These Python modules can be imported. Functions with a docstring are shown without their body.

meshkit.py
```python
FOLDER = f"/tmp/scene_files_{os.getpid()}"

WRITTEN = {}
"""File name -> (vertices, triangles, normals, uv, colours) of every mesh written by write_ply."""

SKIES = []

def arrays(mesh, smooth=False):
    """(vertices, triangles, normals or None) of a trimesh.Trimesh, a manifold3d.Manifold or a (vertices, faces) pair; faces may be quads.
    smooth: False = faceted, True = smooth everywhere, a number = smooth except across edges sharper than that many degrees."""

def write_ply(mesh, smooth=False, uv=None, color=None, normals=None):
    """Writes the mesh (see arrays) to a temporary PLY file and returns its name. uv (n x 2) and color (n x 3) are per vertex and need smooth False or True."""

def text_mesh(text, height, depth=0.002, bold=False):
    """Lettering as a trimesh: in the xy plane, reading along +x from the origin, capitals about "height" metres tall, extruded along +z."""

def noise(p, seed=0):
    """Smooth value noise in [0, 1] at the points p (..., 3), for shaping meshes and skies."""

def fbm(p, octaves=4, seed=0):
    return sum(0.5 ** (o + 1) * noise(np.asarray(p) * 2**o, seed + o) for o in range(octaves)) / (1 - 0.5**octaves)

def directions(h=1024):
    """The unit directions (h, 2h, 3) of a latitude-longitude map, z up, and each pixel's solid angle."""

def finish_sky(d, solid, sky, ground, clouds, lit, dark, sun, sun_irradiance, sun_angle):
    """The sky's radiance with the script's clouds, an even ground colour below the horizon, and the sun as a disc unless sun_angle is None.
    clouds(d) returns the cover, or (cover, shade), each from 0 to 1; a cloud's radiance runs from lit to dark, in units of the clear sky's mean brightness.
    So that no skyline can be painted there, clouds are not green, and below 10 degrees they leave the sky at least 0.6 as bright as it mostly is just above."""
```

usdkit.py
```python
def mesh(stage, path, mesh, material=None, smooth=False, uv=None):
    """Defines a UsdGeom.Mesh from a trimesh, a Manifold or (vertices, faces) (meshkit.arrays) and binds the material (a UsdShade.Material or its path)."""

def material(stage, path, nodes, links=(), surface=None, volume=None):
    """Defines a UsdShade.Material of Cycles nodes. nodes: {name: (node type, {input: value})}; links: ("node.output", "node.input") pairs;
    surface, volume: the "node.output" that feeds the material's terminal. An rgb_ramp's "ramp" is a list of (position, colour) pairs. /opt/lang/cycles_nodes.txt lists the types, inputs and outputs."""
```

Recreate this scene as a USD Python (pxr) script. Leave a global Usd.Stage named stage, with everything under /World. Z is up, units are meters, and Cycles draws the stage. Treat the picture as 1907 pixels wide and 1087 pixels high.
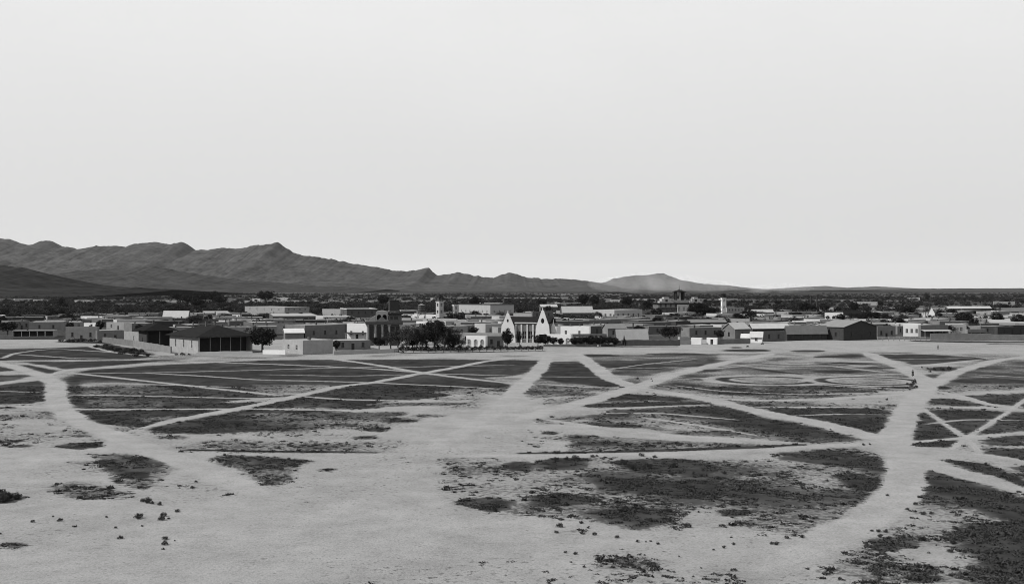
import math, random
import numpy as np, trimesh, manifold3d as m3, shapely
from shapely.geometry import Polygon, LineString, Point
from shapely.ops import unary_union
import usdkit, meshkit
from pxr import Usd, UsdGeom, UsdLux, UsdShade, Gf, Sdf, Vt

stage = Usd.Stage.CreateInMemory()
UsdGeom.SetStageUpAxis(stage, UsdGeom.Tokens.z)
UsdGeom.SetStageMetersPerUnit(stage, 1.0)
UsdGeom.Xform.Define(stage, '/World')
UsdGeom.Scope.Define(stage, '/World/Looks')

# ---------------------------------------------------------------- camera, sky, sun, exposure
H = 22.0            # the photographer stands on a rise about 22 m above the plain
FPX = 2045.0        # focal length in photo pixels (photo 1907 wide)
CX, HY = 953.5, 538.0
cam = UsdGeom.Camera.Define(stage, '/World/camera')
cam.CreateHorizontalApertureAttr(36.0)
cam.CreateFocalLengthAttr(36.0 * FPX / 1907.0)
cam.CreateClippingRangeAttr(Gf.Vec2f(1.0, 200000.0))
cam.CreateExposureAttr(0.8)
cam.AddTranslateOp().Set(Gf.Vec3d(0, 0, H))
cam.AddRotateXOp().Set(90.0 - math.degrees(math.atan(5.5 / FPX)))

SUN_AZ, SUN_EL = math.atan2(-0.98, -0.16), math.radians(42)      # atan2(x, y) of the direction towards the sun
SKY, SUN = 0.10, 1.2
sund = (math.sin(SUN_AZ) * math.cos(SUN_EL), math.cos(SUN_AZ) * math.cos(SUN_EL), math.sin(SUN_EL))
dome = UsdLux.DomeLight.Define(stage, '/World/sky')
dome.CreateIntensityAttr(1.0)
skymat = usdkit.material(stage, '/World/Looks/sky', {
    'tex': ('sky_texture', {'sky_type': 'single_scattering', 'sun_disc': False, 'sun_elevation': SUN_EL, 'sun_rotation': SUN_AZ, 'altitude': 700.0,
                            'air_density': 1.0, 'aerosol_density': 2.0, 'ozone_density': 1.0}),
    'bw': ('rgb_to_bw', {}),
    'tc': ('texture_coordinate', {}), 'map': ('mapping', {'scale': (1.5, 1.5, 4.0)}),
    'n': ('noise_texture', {'scale': 2.2, 'detail': 5.0, 'roughness': 0.6}),
    'r': ('map_range', {'from_min': 0.3, 'from_max': 0.75, 'to_min': 0.86, 'to_max': 0.99, 'clamp': True}),
    'sep': ('separate_xyz', {}), 'veil': ('map_range', {'from_min': 0.0, 'from_max': 0.30, 'to_min': 3.75, 'to_max': 4.95, 'clamp': True, 'range_type': 'smoothstep'}),
    'mix': ('mix', {}),        # thin high cloud veiling the whole sky
    'bg': ('background_shader', {'strength': SKY}),
}, [('tex.color', 'bw.color'), ('bw.val', 'mix.color1'), ('tc.generated', 'map.vector'), ('map.vector', 'n.vector'), ('n.fac', 'r.value'), ('r.result', 'mix.fac'), ('tc.generated', 'sep.vector'), ('sep.z', 'veil.value'), ('veil.result', 'mix.color2'),
    ('mix.color', 'bg.color')], surface='bg.background')
UsdShade.MaterialBindingAPI.Apply(dome.GetPrim()).Bind(skymat)
sun = UsdLux.DistantLight.Define(stage, '/World/sun')
sun.CreateIntensityAttr(SUN); sun.CreateAngleAttr(0.5); sun.CreateNormalizeAttr(True)
sun.CreateColorAttr(Gf.Vec3f(1.0, 0.99, 0.975))
q = Gf.Rotation(Gf.Vec3d(0, 0, -1), Gf.Vec3d(*[-c for c in sund]))
sun.AddTransformOp().Set(Gf.Matrix4d().SetRotate(q))

# ---------------------------------------------------------------- materials (black-and-white photograph: neutral colours)
def g(v): return (v, v * 0.995, v * 0.985)

def mottled(name, v, dv=0.25, scale=0.8, rough=0.95, bump=0.0, bscale=6.0, vary=0.0, coord='object', fine=None):
    """diffuse surface of albedo v, mottled by noise of +-dv, with fine relief and an optional per-object variation"""
    n = {'tc': ('texture_coordinate', {}), 'n1': ('noise_texture', {'scale': scale, 'detail': 6.0, 'roughness': 0.62}),
         'n2': ('noise_texture', {'scale': fine or scale * 9, 'detail': 4.0, 'roughness': 0.6}),
         'add': ('math', {'math_type': 'add'}),
         'mr': ('map_range', {'from_min': 0.65, 'from_max': 1.35, 'to_min': v * (1 - dv), 'to_max': v * (1 + dv), 'clamp': True}),
         'p': ('principled_bsdf', {'roughness': rough, 'specular_ior_level': 0.15 if rough < 0.9 else 0.0})}
    src = 'tc.object' if coord == 'object' else 'geo.position'
    if coord != 'object': n['geo'] = ('geometry', {})
    l = [(src, 'n1.vector'), (src, 'n2.vector'), ('n1.fac', 'add.value1'), ('n2.fac', 'add.value2'), ('add.value', 'mr.value')]
    out = 'mr.result'
    if vary:
        n |= {'oi': ('object_info', {}), 'vr': ('map_range', {'to_min': 1 - vary, 'to_max': 1 + vary}), 'mul': ('math', {'math_type': 'multiply'})}
        l += [('oi.random', 'vr.value'), ('mr.result', 'mul.value1'), ('vr.result', 'mul.value2')]
        out = 'mul.value'
    n['cc'] = ('combine_color', {})
    l += [(out, 'cc.r'), (out, 'cc.g'), (out, 'cc.b'), ('cc.color', 'p.base_color')]
    if bump:
        n |= {'nb': ('noise_texture', {'scale': bscale, 'detail': 5.0}), 'b': ('bump', {'strength': bump, 'distance': 0.1})}
        l += [(src, 'nb.vector'), ('nb.fac', 'b.height'), ('b.normal', 'p.normal')]
    return usdkit.material(stage, '/World/Looks/' + name, n, l, surface='p.BSDF')

M = {}
M['white'] = mottled('white_plaster', 0.42, 0.12, 0.5, vary=0.06)
M['cream'] = mottled('cream_plaster', 0.215, 0.18, 0.5, vary=0.10)
M['adobe_light'] = mottled('light_adobe', 0.16, 0.25, 0.5, vary=0.15, bump=0.3)
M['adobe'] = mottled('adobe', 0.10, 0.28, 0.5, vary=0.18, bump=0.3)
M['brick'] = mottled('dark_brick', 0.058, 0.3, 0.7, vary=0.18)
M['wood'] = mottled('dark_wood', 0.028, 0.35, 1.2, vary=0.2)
M['post'] = mottled('weathered_post', 0.15, 0.3, 1.2, vary=0.2)
M['earth_roof'] = mottled('earth_roof', 0.17, 0.22, 0.35, vary=0.16, bump=0.4)
M['tin'] = mottled('tin_roof', 0.27, 0.15, 0.4, rough=0.6, vary=0.12)
M['tin_dull'] = mottled('dull_tin_roof', 0.10, 0.2, 0.4, rough=0.7, vary=0.15)
M['shingle'] = mottled('dark_shingle', 0.012, 0.4, 0.8, vary=0.2)
M['pane'] = usdkit.material(stage, '/World/Looks/window_glass', {'p': ('principled_bsdf', {'base_color': g(0.012), 'roughness': 0.25, 'specular_ior_level': 0.4})}, [], surface='p.BSDF')
M['trim'] = mottled('pale_trim', 0.34, 0.15, 1.0)
M['dark_trim'] = mottled('dark_trim', 0.03, 0.25, 1.0)
M['cloth_dark'] = mottled('dark_cloth', 0.03, 0.3, 3.0)
M['skin'] = mottled('skin', 0.25, 0.1, 5.0)
M['bark'] = mottled('bark', 0.06, 0.35, 3.0)

def leafmat(name, v):
    return usdkit.material(stage, '/World/Looks/' + name, {
        'g': ('geometry', {}), 'mr': ('map_range', {'to_min': v * 0.55, 'to_max': v * 1.5}), 'cc': ('combine_color', {}),
        'd': ('diffuse_bsdf', {}), 't': ('translucent_bsdf', {}), 'm': ('mix_closure', {'fac': 0.22})},
        [('g.random_per_island', 'mr.value'), ('mr.result', 'cc.r'), ('mr.result', 'cc.g'), ('mr.result', 'cc.b'), ('cc.color', 'd.color'), ('cc.color', 't.color'),
         ('d.BSDF', 'm.closure1'), ('t.BSDF', 'm.closure2')], surface='m.closure')
M['leaf_dark'] = leafmat('dark_leaves', 0.028)
M['leaf_mid'] = leafmat('grey_leaves', 0.060)
M['leaf_scrub'] = leafmat('scrub_leaves', 0.045)
M['weed'] = leafmat('weeds', 0.060)

# ---------------------------------------------------------------- helpers
used = {}
def free(path):
    k = used.get(path, -1) + 1
    used[path] = k
    return path if k == 0 else f'{path}_{k:03d}'

def tag(prim, label=None, cat=None, group=None, kind=None):
    for k, v in (('label', label), ('category', cat), ('group', group), ('kind', kind)):
        if v: prim.SetCustomDataByKey(k, v)

def thing(name, label, cat, loc=(0, 0, 0), yaw=0.0, group=None, scale=None):
    path = free('/World/' + name)
    x = UsdGeom.Xform.Define(stage, path)
    x.AddTranslateOp().Set(Gf.Vec3d(*map(float, loc))); x.AddRotateZOp().Set(float(yaw))
    x.AddScaleOp().Set(Gf.Vec3f(*((scale,) * 3 if np.ndim(scale) == 0 else scale)) if scale is not None else Gf.Vec3f(1, 1, 1))
    tag(x.GetPrim(), label, cat, group)
    return path

def copy(src, name, label, cat, loc, yaw=0.0, group=None, scale=1.0):
    path = free('/World/' + name)
    x = UsdGeom.Xform.Define(stage, path)
    p = x.GetPrim()
    p.GetReferences().AddInternalReference(src)
    p.SetInstanceable(True)
    tr = x.GetOrderedXformOps()
    s = (scale,) * 3 if np.ndim(scale) == 0 else scale
    tr[0].Set(Gf.Vec3d(*map(float, loc))); tr[1].Set(float(yaw)); tr[2].Set(Gf.Vec3f(*map(float, s)))
    tag(p, label, cat, group)
    return path

def obj(name, mesh, mat, parent='/World', smooth=False, label=None, cat=None, group=None, kind=None):
    path = free(f'{parent}/{name}')
    m = usdkit.mesh(stage, path, mesh, M[mat] if isinstance(mat, str) else mat, smooth=smooth)
    tag(m.GetPrim(), label, cat, group, kind)
    return path

def box(x0, x1, y0, y1, z0, z1):
    m = trimesh.creation.box((x1 - x0, y1 - y0, z1 - z0)); m.apply_translation(((x0 + x1) / 2, (y0 + y1) / 2, (z0 + z1) / 2)); return m
def mbox(x0, x1, y0, y1, z0, z1): return m3.Manifold.cube((x1 - x0, y1 - y0, z1 - z0)).translate((x0, y0, z0))
def join(*ms): return trimesh.util.concatenate(list(ms))
def tube(p, q, r0, r1=None, n=6):
    p, q = np.array(p, float), np.array(q, float); r1 = r0 if r1 is None else r1
    d = q - p; L = np.linalg.norm(d); d = d / L
    a = np.cross(d, (0, 0, 1) if abs(d[2]) < 0.9 else (1, 0, 0)); a /= np.linalg.norm(a); b = np.cross(d, a)
    t = np.arange(n) / n * 2 * np.pi
    ring = np.cos(t)[:, None] * a + np.sin(t)[:, None] * b
    v = np.vstack([p + ring * r0, q + ring * r1, [p], [q]])
    f = []
    for i in range(n):
        j = (i + 1) % n
        f += [[i, j, n + j], [i, n + j, n + i], [2 * n, j, i], [2 * n + 1, n + i, n + j]]
    m = trimesh.Trimesh(v, np.array(f), process=False)
    return m

def at_depth(px, D): return (px - CX) * D / FPX
def elev(py, D): return H - (py - HY) * D / FPX
def ground_at(px, py):
    d = H * FPX / (py - HY)
    return np.array([(px - CX) * d / FPX, d])

# ---------------------------------------------------------------- trodden paths: centre lines (bearing, dip as read off the photo) on the ground, width in metres
ROADS = [  # wide cart tracks
 ('wide pale dirt track curving down from the left edge to the bare foreground', 4.3, [(-30,670),(0,677),(40,687),(85,701),(104,715),(103,745),(118,767),(155,788),(205,808),(262,832),(335,858),(420,892),(500,925)]),
 ('dirt track dropping from the gap in the town front to the open sand', 4.2, [(1030,655),(1019,668),(1003,690),(974,715),(940,752),(885,792),(800,838)]),
 ('dirt track running from the town front down right to the junction', 4.6, [(1062,655),(1081,664),(1114,688),(1141,707),(1187,723),(1312,742),(1440,772),(1528,788),(1623,813),(1660,826)]),
 ('dirt track rising from the open sand to the upper right road', 4.6, [(960,785),(1010,768),(1111,742),(1187,721),(1250,698),(1338,678),(1440,658)]),
 ('broad dirt track on the right bending back to the foreground', 4.6, [(1612,656),(1640,668),(1679,683),(1722,708),(1728,722),(1698,752),(1670,802),(1664,828),(1685,856),(1688,898),(1668,936),(1600,976),(1500,1026),(1420,1065)]),
 ('dirt track branching up right past the white specks of the far road', 4.0, [(1728,721),(1779,693),(1855,671),(1920,663)]),
 ('dirt track leaving the right junction along the right edge', 4.2, [(1670,830),(1704,840),(1805,844),(1925,862)]),
 ('dirt track leaving the junction towards the lower right edge', 4.2, [(1680,845),(1724,863),(1805,886),(1925,918)]),
 ('level dirt track from the right junction to the middle of the field', 3.0, [(1660,822),(1603,827),(1503,831),(1440,838),(1262,845),(1098,848),(960,849),(800,848)]),
]
PATHS = [  # narrow footpaths
 (2.2, [(-20,694),(43,694),(85,701)]), (2.2, [(-20,719),(40,708),(88,702)]), (1.2, [(-20,727),(88,731)]),
 (2.1, [(-20,755),(88,758),(141,762),(252,762),(480,761),(631,764),(730,765)]),
 (1.5, [(105,734),(267,737),(480,742),(550,738)]), (2.0, [(120,694),(151,696),(252,707),(378,721),(480,732),(530,737)]),
 (2.4, [(95,698),(121,689),(216,682),(352,674.5),(480,671.5)]), (1.3, [(141,695),(264,694),(480,689),(631,684),(757,683),(960,679.5)]),
 (1.5, [(267,694),(378,700),(480,707),(606,709.5),(696,712.5),(845,719),(933,724)]), (2.0, [(330,672),(480,677),(606,682),(706,687),(784,694)]),
 (2.6, [(600,667),(626,669),(706,680),(784,694),(857,703),(955,714)]),
 (3.0, [(262,797),(335,781),(415,766),(480,753),(555,737),(631,719),(696,712),(784,695),(832,687),(908,672),(960,667)]),
 (2.0, [(555,737),(631,743.5),(732,745.5),(850,747)]), (1.6, [(784,694.5),(960,699.5)]), (1.7, [(-10,668),(5,667),(25,658),(75,651),(125,649)]),
 (1.6, [(22,659),(140,667),(240,668)]), (1.5, [(116,650),(200,655),(262,661)]), (2.0, [(-20,672),(140,672),(270,669),(330,668)]),
 (2.0, [(165,645),(215,656),(262,661),(300,664)]), (1.6, [(40,676),(85,683),(121,689)]),
 (1.3, [(990,701),(1121,701.5)]), (1.0, [(1023,675),(1081,675.5)]), (2.0, [(1000,714),(1111,722),(1156,722)]), (2.0, [(1061,764),(1187,758.5),(1312,753)]),
 (2.6, [(1010,780),(1136,799),(1262,812),(1440,823),(1500,825)]), (3.6, [(1300,741),(1427,746),(1528,744),(1633,737),(1700,733)]), (1.8, [(1400,757),(1640,758.5)]),
 (1.7, [(1553,746.5),(1685,754)]), (1.4, [(1427,682),(1540,680.5),(1650,693)]), (1.6, [(1520,704),(1603,698),(1700,695)]), (1.3, [(1472,667),(1645,668.5)]),
 (1.2, [(1427,673),(1553,672),(1610,674)]), (1.9, [(1490,714),(1603,721),(1700,725)]), (1.4, [(1651,668.5),(1815,667)]), (2.6, [(1691,683),(1767,675.5),(1830,669)]),
 (2.8, [(1692,756.5),(1805,758.5),(1920,763)]), (2.4, [(1740,727),(1792,738),(1840,753),(1890,760)]), (1.5, [(1785,734),(1920,726)]), (1.5, [(1815,697),(1920,703)]),
 (1.1, [(1719,760),(1762,791),(1800,816),(1820,837),(1832,852)]), (1.1, [(1920,736),(1875,769),(1815,806),(1765,841)]), (1.8, [(1680,824),(1780,816.5),(1830,813),(1920,803)]),
 (1.4, [(1260,706),(1320,703),(1400,700)]),
 (1.2, [(1280,690),(1400,680),(1540,676),(1660,684)]), (1.2, [(1255,717),(1340,728),(1500,735),(1640,730)]), (1.1, [(1300,684),(1450,675),(1600,670)]), (1.1, [(160,712),(300,716),(470,722)]), (1.0, [(480,697),(640,700),(780,697)]), (1.0, [(1090,684),(1180,686),(1270,683)]), (1.0, [(1105,692),(1200,678),(1300,668)]),
 (1.2, [(1720,790),(1800,780),(1920,783)]), (1.1, [(1460,775),(1560,770),(1650,772)]), (1.1, [(1180,775),(1290,790),(1420,812)]), (1.2, [(1100,770),(1220,768),(1380,782)]),
]
def ribbon(pts, w, seed):
    """ground polygon of a trodden strip: the line softened, its width uneven"""
    r = np.random.default_rng(seed)
    P = np.array([ground_at(*p) for p in pts])
    ls = LineString(P)
    L = ls.length; n = max(8, int(L / 1.5))
    Q = np.array([ls.interpolate(t, normalized=True).coords[0] for t in np.linspace(0, 1, n)])
    for _ in range(6):
        Q[1:-1] = 0.25 * Q[:-2] + 0.5 * Q[1:-1] + 0.25 * Q[2:]
    t = np.gradient(Q, axis=0); t /= np.linalg.norm(t, axis=1, keepdims=True) + 1e-9
    nn = np.stack([-t[:, 1], t[:, 0]], 1)
    s = np.arange(n) * 0.35
    wob = lambda k: meshkit.fbm(np.stack([s, s * 0 + k, s * 0 + seed], -1), 3, seed) - 0.5
    hl, hr = w / 2 * (1 + 0.55 * wob(1)), w / 2 * (1 + 0.55 * wob(2))
    taper = np.clip(np.minimum(np.arange(n) + 0.4, np.arange(n)[::-1] + 0.4) / 6, 0, 1) ** 0.6
    hl, hr = hl * taper, hr * taper
    return Polygon(np.vstack([Q + nn * hl[:, None], (Q - nn * hr[:, None])[::-1]])).buffer(0)

ribbons = [(lab, 'dirt_track', ribbon(p, w, i)) for i, (lab, w, p) in enumerate(ROADS)] + [(None, 'footpath', ribbon(p, w * 0.95, 50 + i)) for i, (w, p) in enumerate(PATHS)]
ALLPATHS = unary_union([r[2] for r in ribbons])

# ---------------------------------------------------------------- weed-grown plots of the field: (cover 0..1, outline as read off the photo)
def ell(x, y, rx, ry): return [(x + rx * math.cos(a), y + ry * math.sin(a)) for a in np.linspace(0, 2 * math.pi, 20, endpoint=False)]
PLOTS = [
 (.25,[(960,700),(1100,660),(1700,655),(1925,660),(1925,915),(1700,862),(1650,832),(1440,838),(1060,846),(1000,812),(985,750)]), (.22,[(-40,750),(120,760),(260,800),(480,800),(800,762),(920,738),(880,790),(720,845),(340,842),(200,825),(-40,842)]),
 (.09,[(170,840),(600,845),(600,905),(300,940),(180,925)]), (.22,[(820,852),(1000,850),(1700,830),(1660,960),(1500,1012),(1100,1012),(830,962)]), (.12,[(950,1000),(1500,1000),(1450,1095),(950,1095)]),
 (.28,[(1640,985),(1720,865),(1990,930),(1990,1110),(1600,1095),(1560,1050)]), (.25,[(-40,645),(1010,662),(1010,745),(860,745),(260,800),(120,760),(-40,760)]), (.05,[(600,905),(820,880),(840,1000),(600,1060)]),
 (.92,[(-40,649),(25,650),(116,647),(165,645),(195,655),(265,659),(290,664),(235,669),(140,669),(40,670),(-40,672)]),
 (.98,[(166,647),(200,640),(240,648),(290,660),(262,662)]),
 (.92,[(43,674),(265,671),(300,671),(216,680),(120,687),(85,680)]), (.95,[(33,679),(52,679),(118,693),(90,695)]),
 (.92,[(-40,680),(0,682),(33,689),(0,691),(-40,692)]), (.8,[(-40,698),(63,698),(33,707),(-40,715)]),
 (.93,[(-40,722),(80,707),(87,716),(88,745),(50,751),(-40,753)]),
 (.90,[(122,706),(133,699),(150,690),(216,685),(352,677),(480,671),(560,669),(640,669.5),(800,668.5),(1000,671),(1008,673),(985,692),(960,700),(900,703),(950,716),(930,723),(850,722),(830,738),(775,744),(690,750),(640,757),(500,758),(380,764),(262,796),(225,794),(170,784),(140,763),(119,745),(118,725)]),
 (.62,[(150,705),(260,712),(330,728),(300,760),(180,770),(150,735)]),
 (.55,[(470,716),(610,716),(640,722),(560,735),(500,738),(470,738)]),
 (.45,[(380,752),(480,741),(540,738),(500,747)]),
 (.96,[(631,726),(700,716),(800,719),(840,725),(826,738),(700,743),(600,739)]),
 (.93,[(150,764),(412,764),(330,780),(262,795),(226,793),(176,783),(146,769)]),
 (.6,[(255,778),(330,772),(345,776),(290,789),(262,792)]),
 (.86,[(272,799),(330,787),(415,770),(480,759),(640,764),(600,773),(540,776),(530,782),(480,803),(430,806),(375,808),(290,806)]),
 (.8,[(480,755),(535,743),(600,746),(690,756),(709,760),(620,759),(480,759)]),
 (.48,[(470,768),(770,766),(740,776),(790,784),(700,800),(560,800),(470,803)]),
 (.85,ell(745,783,42,4)), (.8,ell(646,791,30,3)), (.82,ell(702,800,26,4)), (.72,ell(606,816,48,6)), (.75,ell(681,814,27,4)), (.7,ell(732,771,28,3)), (.6,ell(800,774,35,3)), (.5,ell(850,730,60,4)), (.45,ell(800,752,70,3)),
 (.36,[(350,822),(480,808),(640,812),(700,825),(660,838),(480,837),(360,834)]),
 (.95,[(345,836),(480,838.3),(600,839),(705,841.5),(705,843.5),(600,843),(480,841.5),(345,839)]),
 (.62,[(405,857),(430,850),(480,851),(560,853),(590,858),(550,868),(556,884),(520,903),(495,900),(470,890),(450,876),(418,868)]),
 (.9,[(480,856),(560,854),(580,858),(520,864),(480,862)]), (.6,ell(608,874,18,4)),
 (.55,[(171,845),(250,847),(320,853),(305,880),(300,893),(275,907),(222,903),(206,888),(186,868)]),
 (1.,[(186,858),(205,855),(240,874),(222,882),(200,876)]), (1.,[(222,882),(250,876),(276,880),(274,890),(250,893),(225,889)]), (.95,[(203,885),(228,895),(225,903),(210,898)]), (.9,[(235,848),(270,850),(285,862),(262,862),(240,855)]),
 (1.,[(96,832),(128,825),(186,823),(190,832),(143,837)]), (.9,ell(273,838,21,3)), (.85,ell(25,830,36,3)),
 (.92,[(-40,803),(0,806),(60,810),(116,806),(83,815),(25,824),(-40,826)]), (.92,ell(74,769,26,4)), (.85,ell(47,778,24,4)), (.6,ell(92,791,10,3)), (.6,ell(63,797,18,3)),
 (.7,ell(143,811,18,3)), (.5,ell(239,823,18,4)), (.65,ell(322,814,30,4)), (.5,ell(164,803,18,4)), (.7,ell(10,760,20,3)), (.32,[(-40,758),(60,762),(120,775),(180,805),(120,815),(-40,822)]),
 (.3,ell(150,870,50,12)), (.28,ell(150,910,60,14)), (.3,ell(190,922,70,8)),
 (.97,[(-40,905),(0,915),(15,920),(50,925),(25,935),(-40,940)]), (.45,ell(20,1018,30,8)),
 (.93,[(1020,673),(1081,674),(1121,698),(1152,719),(1130,720),(1050,712),(992,702),(1003,695)]), (.62,[(980,727),(1095,728),(1090,735),(1000,741),(980,739)]),
 (.62,[(1086,659),(1180,661),(1340,659),(1330,675),(1290,682),(1240,692),(1195,701),(1141,697),(1105,677)]),
 (.97,[(1104,676),(1200,676),(1260,680),(1230,688),(1150,689),(1120,684)]), (.96,[(1086,659),(1130,660),(1160,663),(1100,664)]), (.92,ell(1260,659,55,2.2)),
 (.92,ell(1390,652.5,46,2.6)), (.8,ell(1370,647,12,1.5)), (.8,ell(1282,671,20,2.4)), (.6,ell(1190,705,20,3)), (.5,ell(1215,712,8,2)),
 (.92,[(1115,742),(1160,732),(1262,741),(1268,745),(1200,744),(1120,746)]), (.9,[(1073,754),(1116,751),(1300,749),(1306,752.5),(1161,757),(1090,758)]),
 (.7,[(1141,763),(1312,756),(1333,755),(1440,779),(1500,793),(1600,815),(1610,820),(1500,824),(1427,819),(1262,809),(1199,798),(1103,791),(1100,784)]),
 (.4,[(1120,778),(1200,768),(1250,776),(1330,785),(1380,800),(1300,803),(1200,795),(1120,787)]), (.95,[(1300,757),(1340,757),(1460,785),(1590,815),(1480,812),(1400,795),(1320,775)]),
 (.95,ell(1150,793,48,3.5)), (.72,[(1020,775),(1080,772),(1140,772),(1090,780),(1030,781)]), (.5,[(985,778),(1060,784),(1080,790),(1000,782)]),
 (.60,[(1055,830),(1066,808),(1180,815),(1270,820),(1430,828),(1262,838),(1090,841),(1050,838)]), (.85,ell(1110,826,45,4)), (.9,ell(1027,806,16,3)), (.45,ell(1000,829,18,5)),
 (.97,[(955,842.5),(1098,840),(1262,835),(1440,828.5),(1500,825.5),(1500,828.5),(1440,833),(1262,840),(1098,843.5),(955,845.5)]),
 (.47,[(1005,862),(1030,848),(1080,846),(1187,847),(1440,841),(1603,831),(1648,850),(1662,890),(1657,908),(1623,928),(1578,956),(1527,981),(1440,993),(1430,985),(1290,981),(1262,993),(1180,990),(1110,976),(1033,968),(973,956),(980,928),(1110,918),(1115,895),(1095,878),(1035,873)]),
 (1.,[(1005,863),(1030,847),(1080,846),(1100,861),(1060,874),(1035,874)]), (.93,[(1140,858),(1260,853),(1350,870),(1310,890),(1180,878)]), (.9,[(1110,888),(1180,890),(1250,900),(1300,912),(1220,920),(1130,908)]),
 (.85,[(985,925),(1040,917),(1120,928),(1090,938),(1000,942)]), (.9,[(1110,950),(1160,943),(1260,945),(1272,975),(1180,985),(1110,970)]), (.93,[(1330,948),(1410,950),(1380,962),(1340,960)]),
 (.95,[(1550,886),(1590,880),(1655,900),(1650,913),(1600,913)]), (.92,[(1440,842),(1560,838),(1640,850),(1655,885),(1600,872),(1450,858)]), (.85,[(1250,895),(1330,895),(1330,925),(1260,928)]),
 (.22,ell(1122,868,26,5)), (.3,ell(1340,928,45,6)), (.34,[(1120,922),(1230,918),(1300,935),(1200,938)]), (.3,ell(1400,890,50,5)), (.35,ell(1520,905,40,8)), (.42,[(1440,940),(1560,930),(1520,975),(1430,980)]), (.35,ell(1250,885,25,3)),
 (.62,[(840,935),(870,928),(920,926),(957,934),(945,948),(915,953),(880,945)]), (.95,[(900,936),(920,931),(955,934),(945,948),(915,952),(895,946)]), (.85,[(838,935),(870,929),(890,929),(870,938),(855,940)]),
 (.5,ell(832,896,18,4)), (.45,ell(872,882,14,3)), (.4,ell(895,861,34,3)), (.97,ell(968,868,24,9)), (.62,ell(1080,995,45,9)), (.6,ell(1046,978,12,7)), (.3,ell(1180,1000,120,10)), (.32,ell(1180,1050,70,12)), (.25,ell(1010,1065,60,12)), (.2,ell(1350,1070,40,18)), (.35,ell(1390,1010,30,14)),
 (.44,[(1245,712),(1300,692),(1345,683),(1440,668),(1470,660),(1600,659),(1640,675),(1680,695),(1690,705),(1705,715),(1705,722),(1640,735),(1530,740),(1420,742),(1330,733),(1250,718)]),
 (.9,[(1250,718),(1260,712),(1310,716),(1290,720)]), (.9,ell(1340,724,60,3)), (.85,ell(1400,732,60,3)), (.9,ell(1310,690,35,3)), (.9,[(1380,683),(1430,688),(1515,699),(1440,693)]), (.9,ell(1590,729,45,3)),
 (.9,ell(1505,653.5,32,2)), (.95,[(1515,663),(1600,660),(1610,664),(1520,666)]), (.9,ell(1570,677,60,2.5)), (.9,ell(1640,685,32,2)), (.88,ell(1560,692,50,3)), (.95,ell(1560,715.5,35,3)), (.95,ell(1665,721,25,2)),
 (.87,[(1633,660),(1729,660),(1817,665),(1842,669),(1772,675),(1699,679),(1679,673),(1649,667)]), (.45,ell(1738,700,18,4)), (.9,ell(1755,687,28,4)), (.95,ell(1703,715,9,5)),
 (.5,[(1805,690),(1830,680),(1920,673),(1920,726),(1792,729),(1749,723),(1747,720),(1772,708)]), (.88,[(1790,705),(1850,703),(1920,708),(1920,714),(1800,712),(1770,712)]), (.95,ell(1756,722,14,3)),
 (.9,[(1790,736),(1920,731),(1920,758),(1840,751)]), (.9,[(1717,749),(1729,741),(1780,743),(1840,756),(1767,755)]),
 (.82,[(1701,763),(1830,765),(1920,767),(1920,802),(1817,810),(1780,815),(1684,820),(1699,786)]), (.9,[(1691,826),(1790,819),(1770,833),(1711,831)]), (.92,[(1830,816),(1920,809),(1920,830),(1840,829)]),
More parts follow.
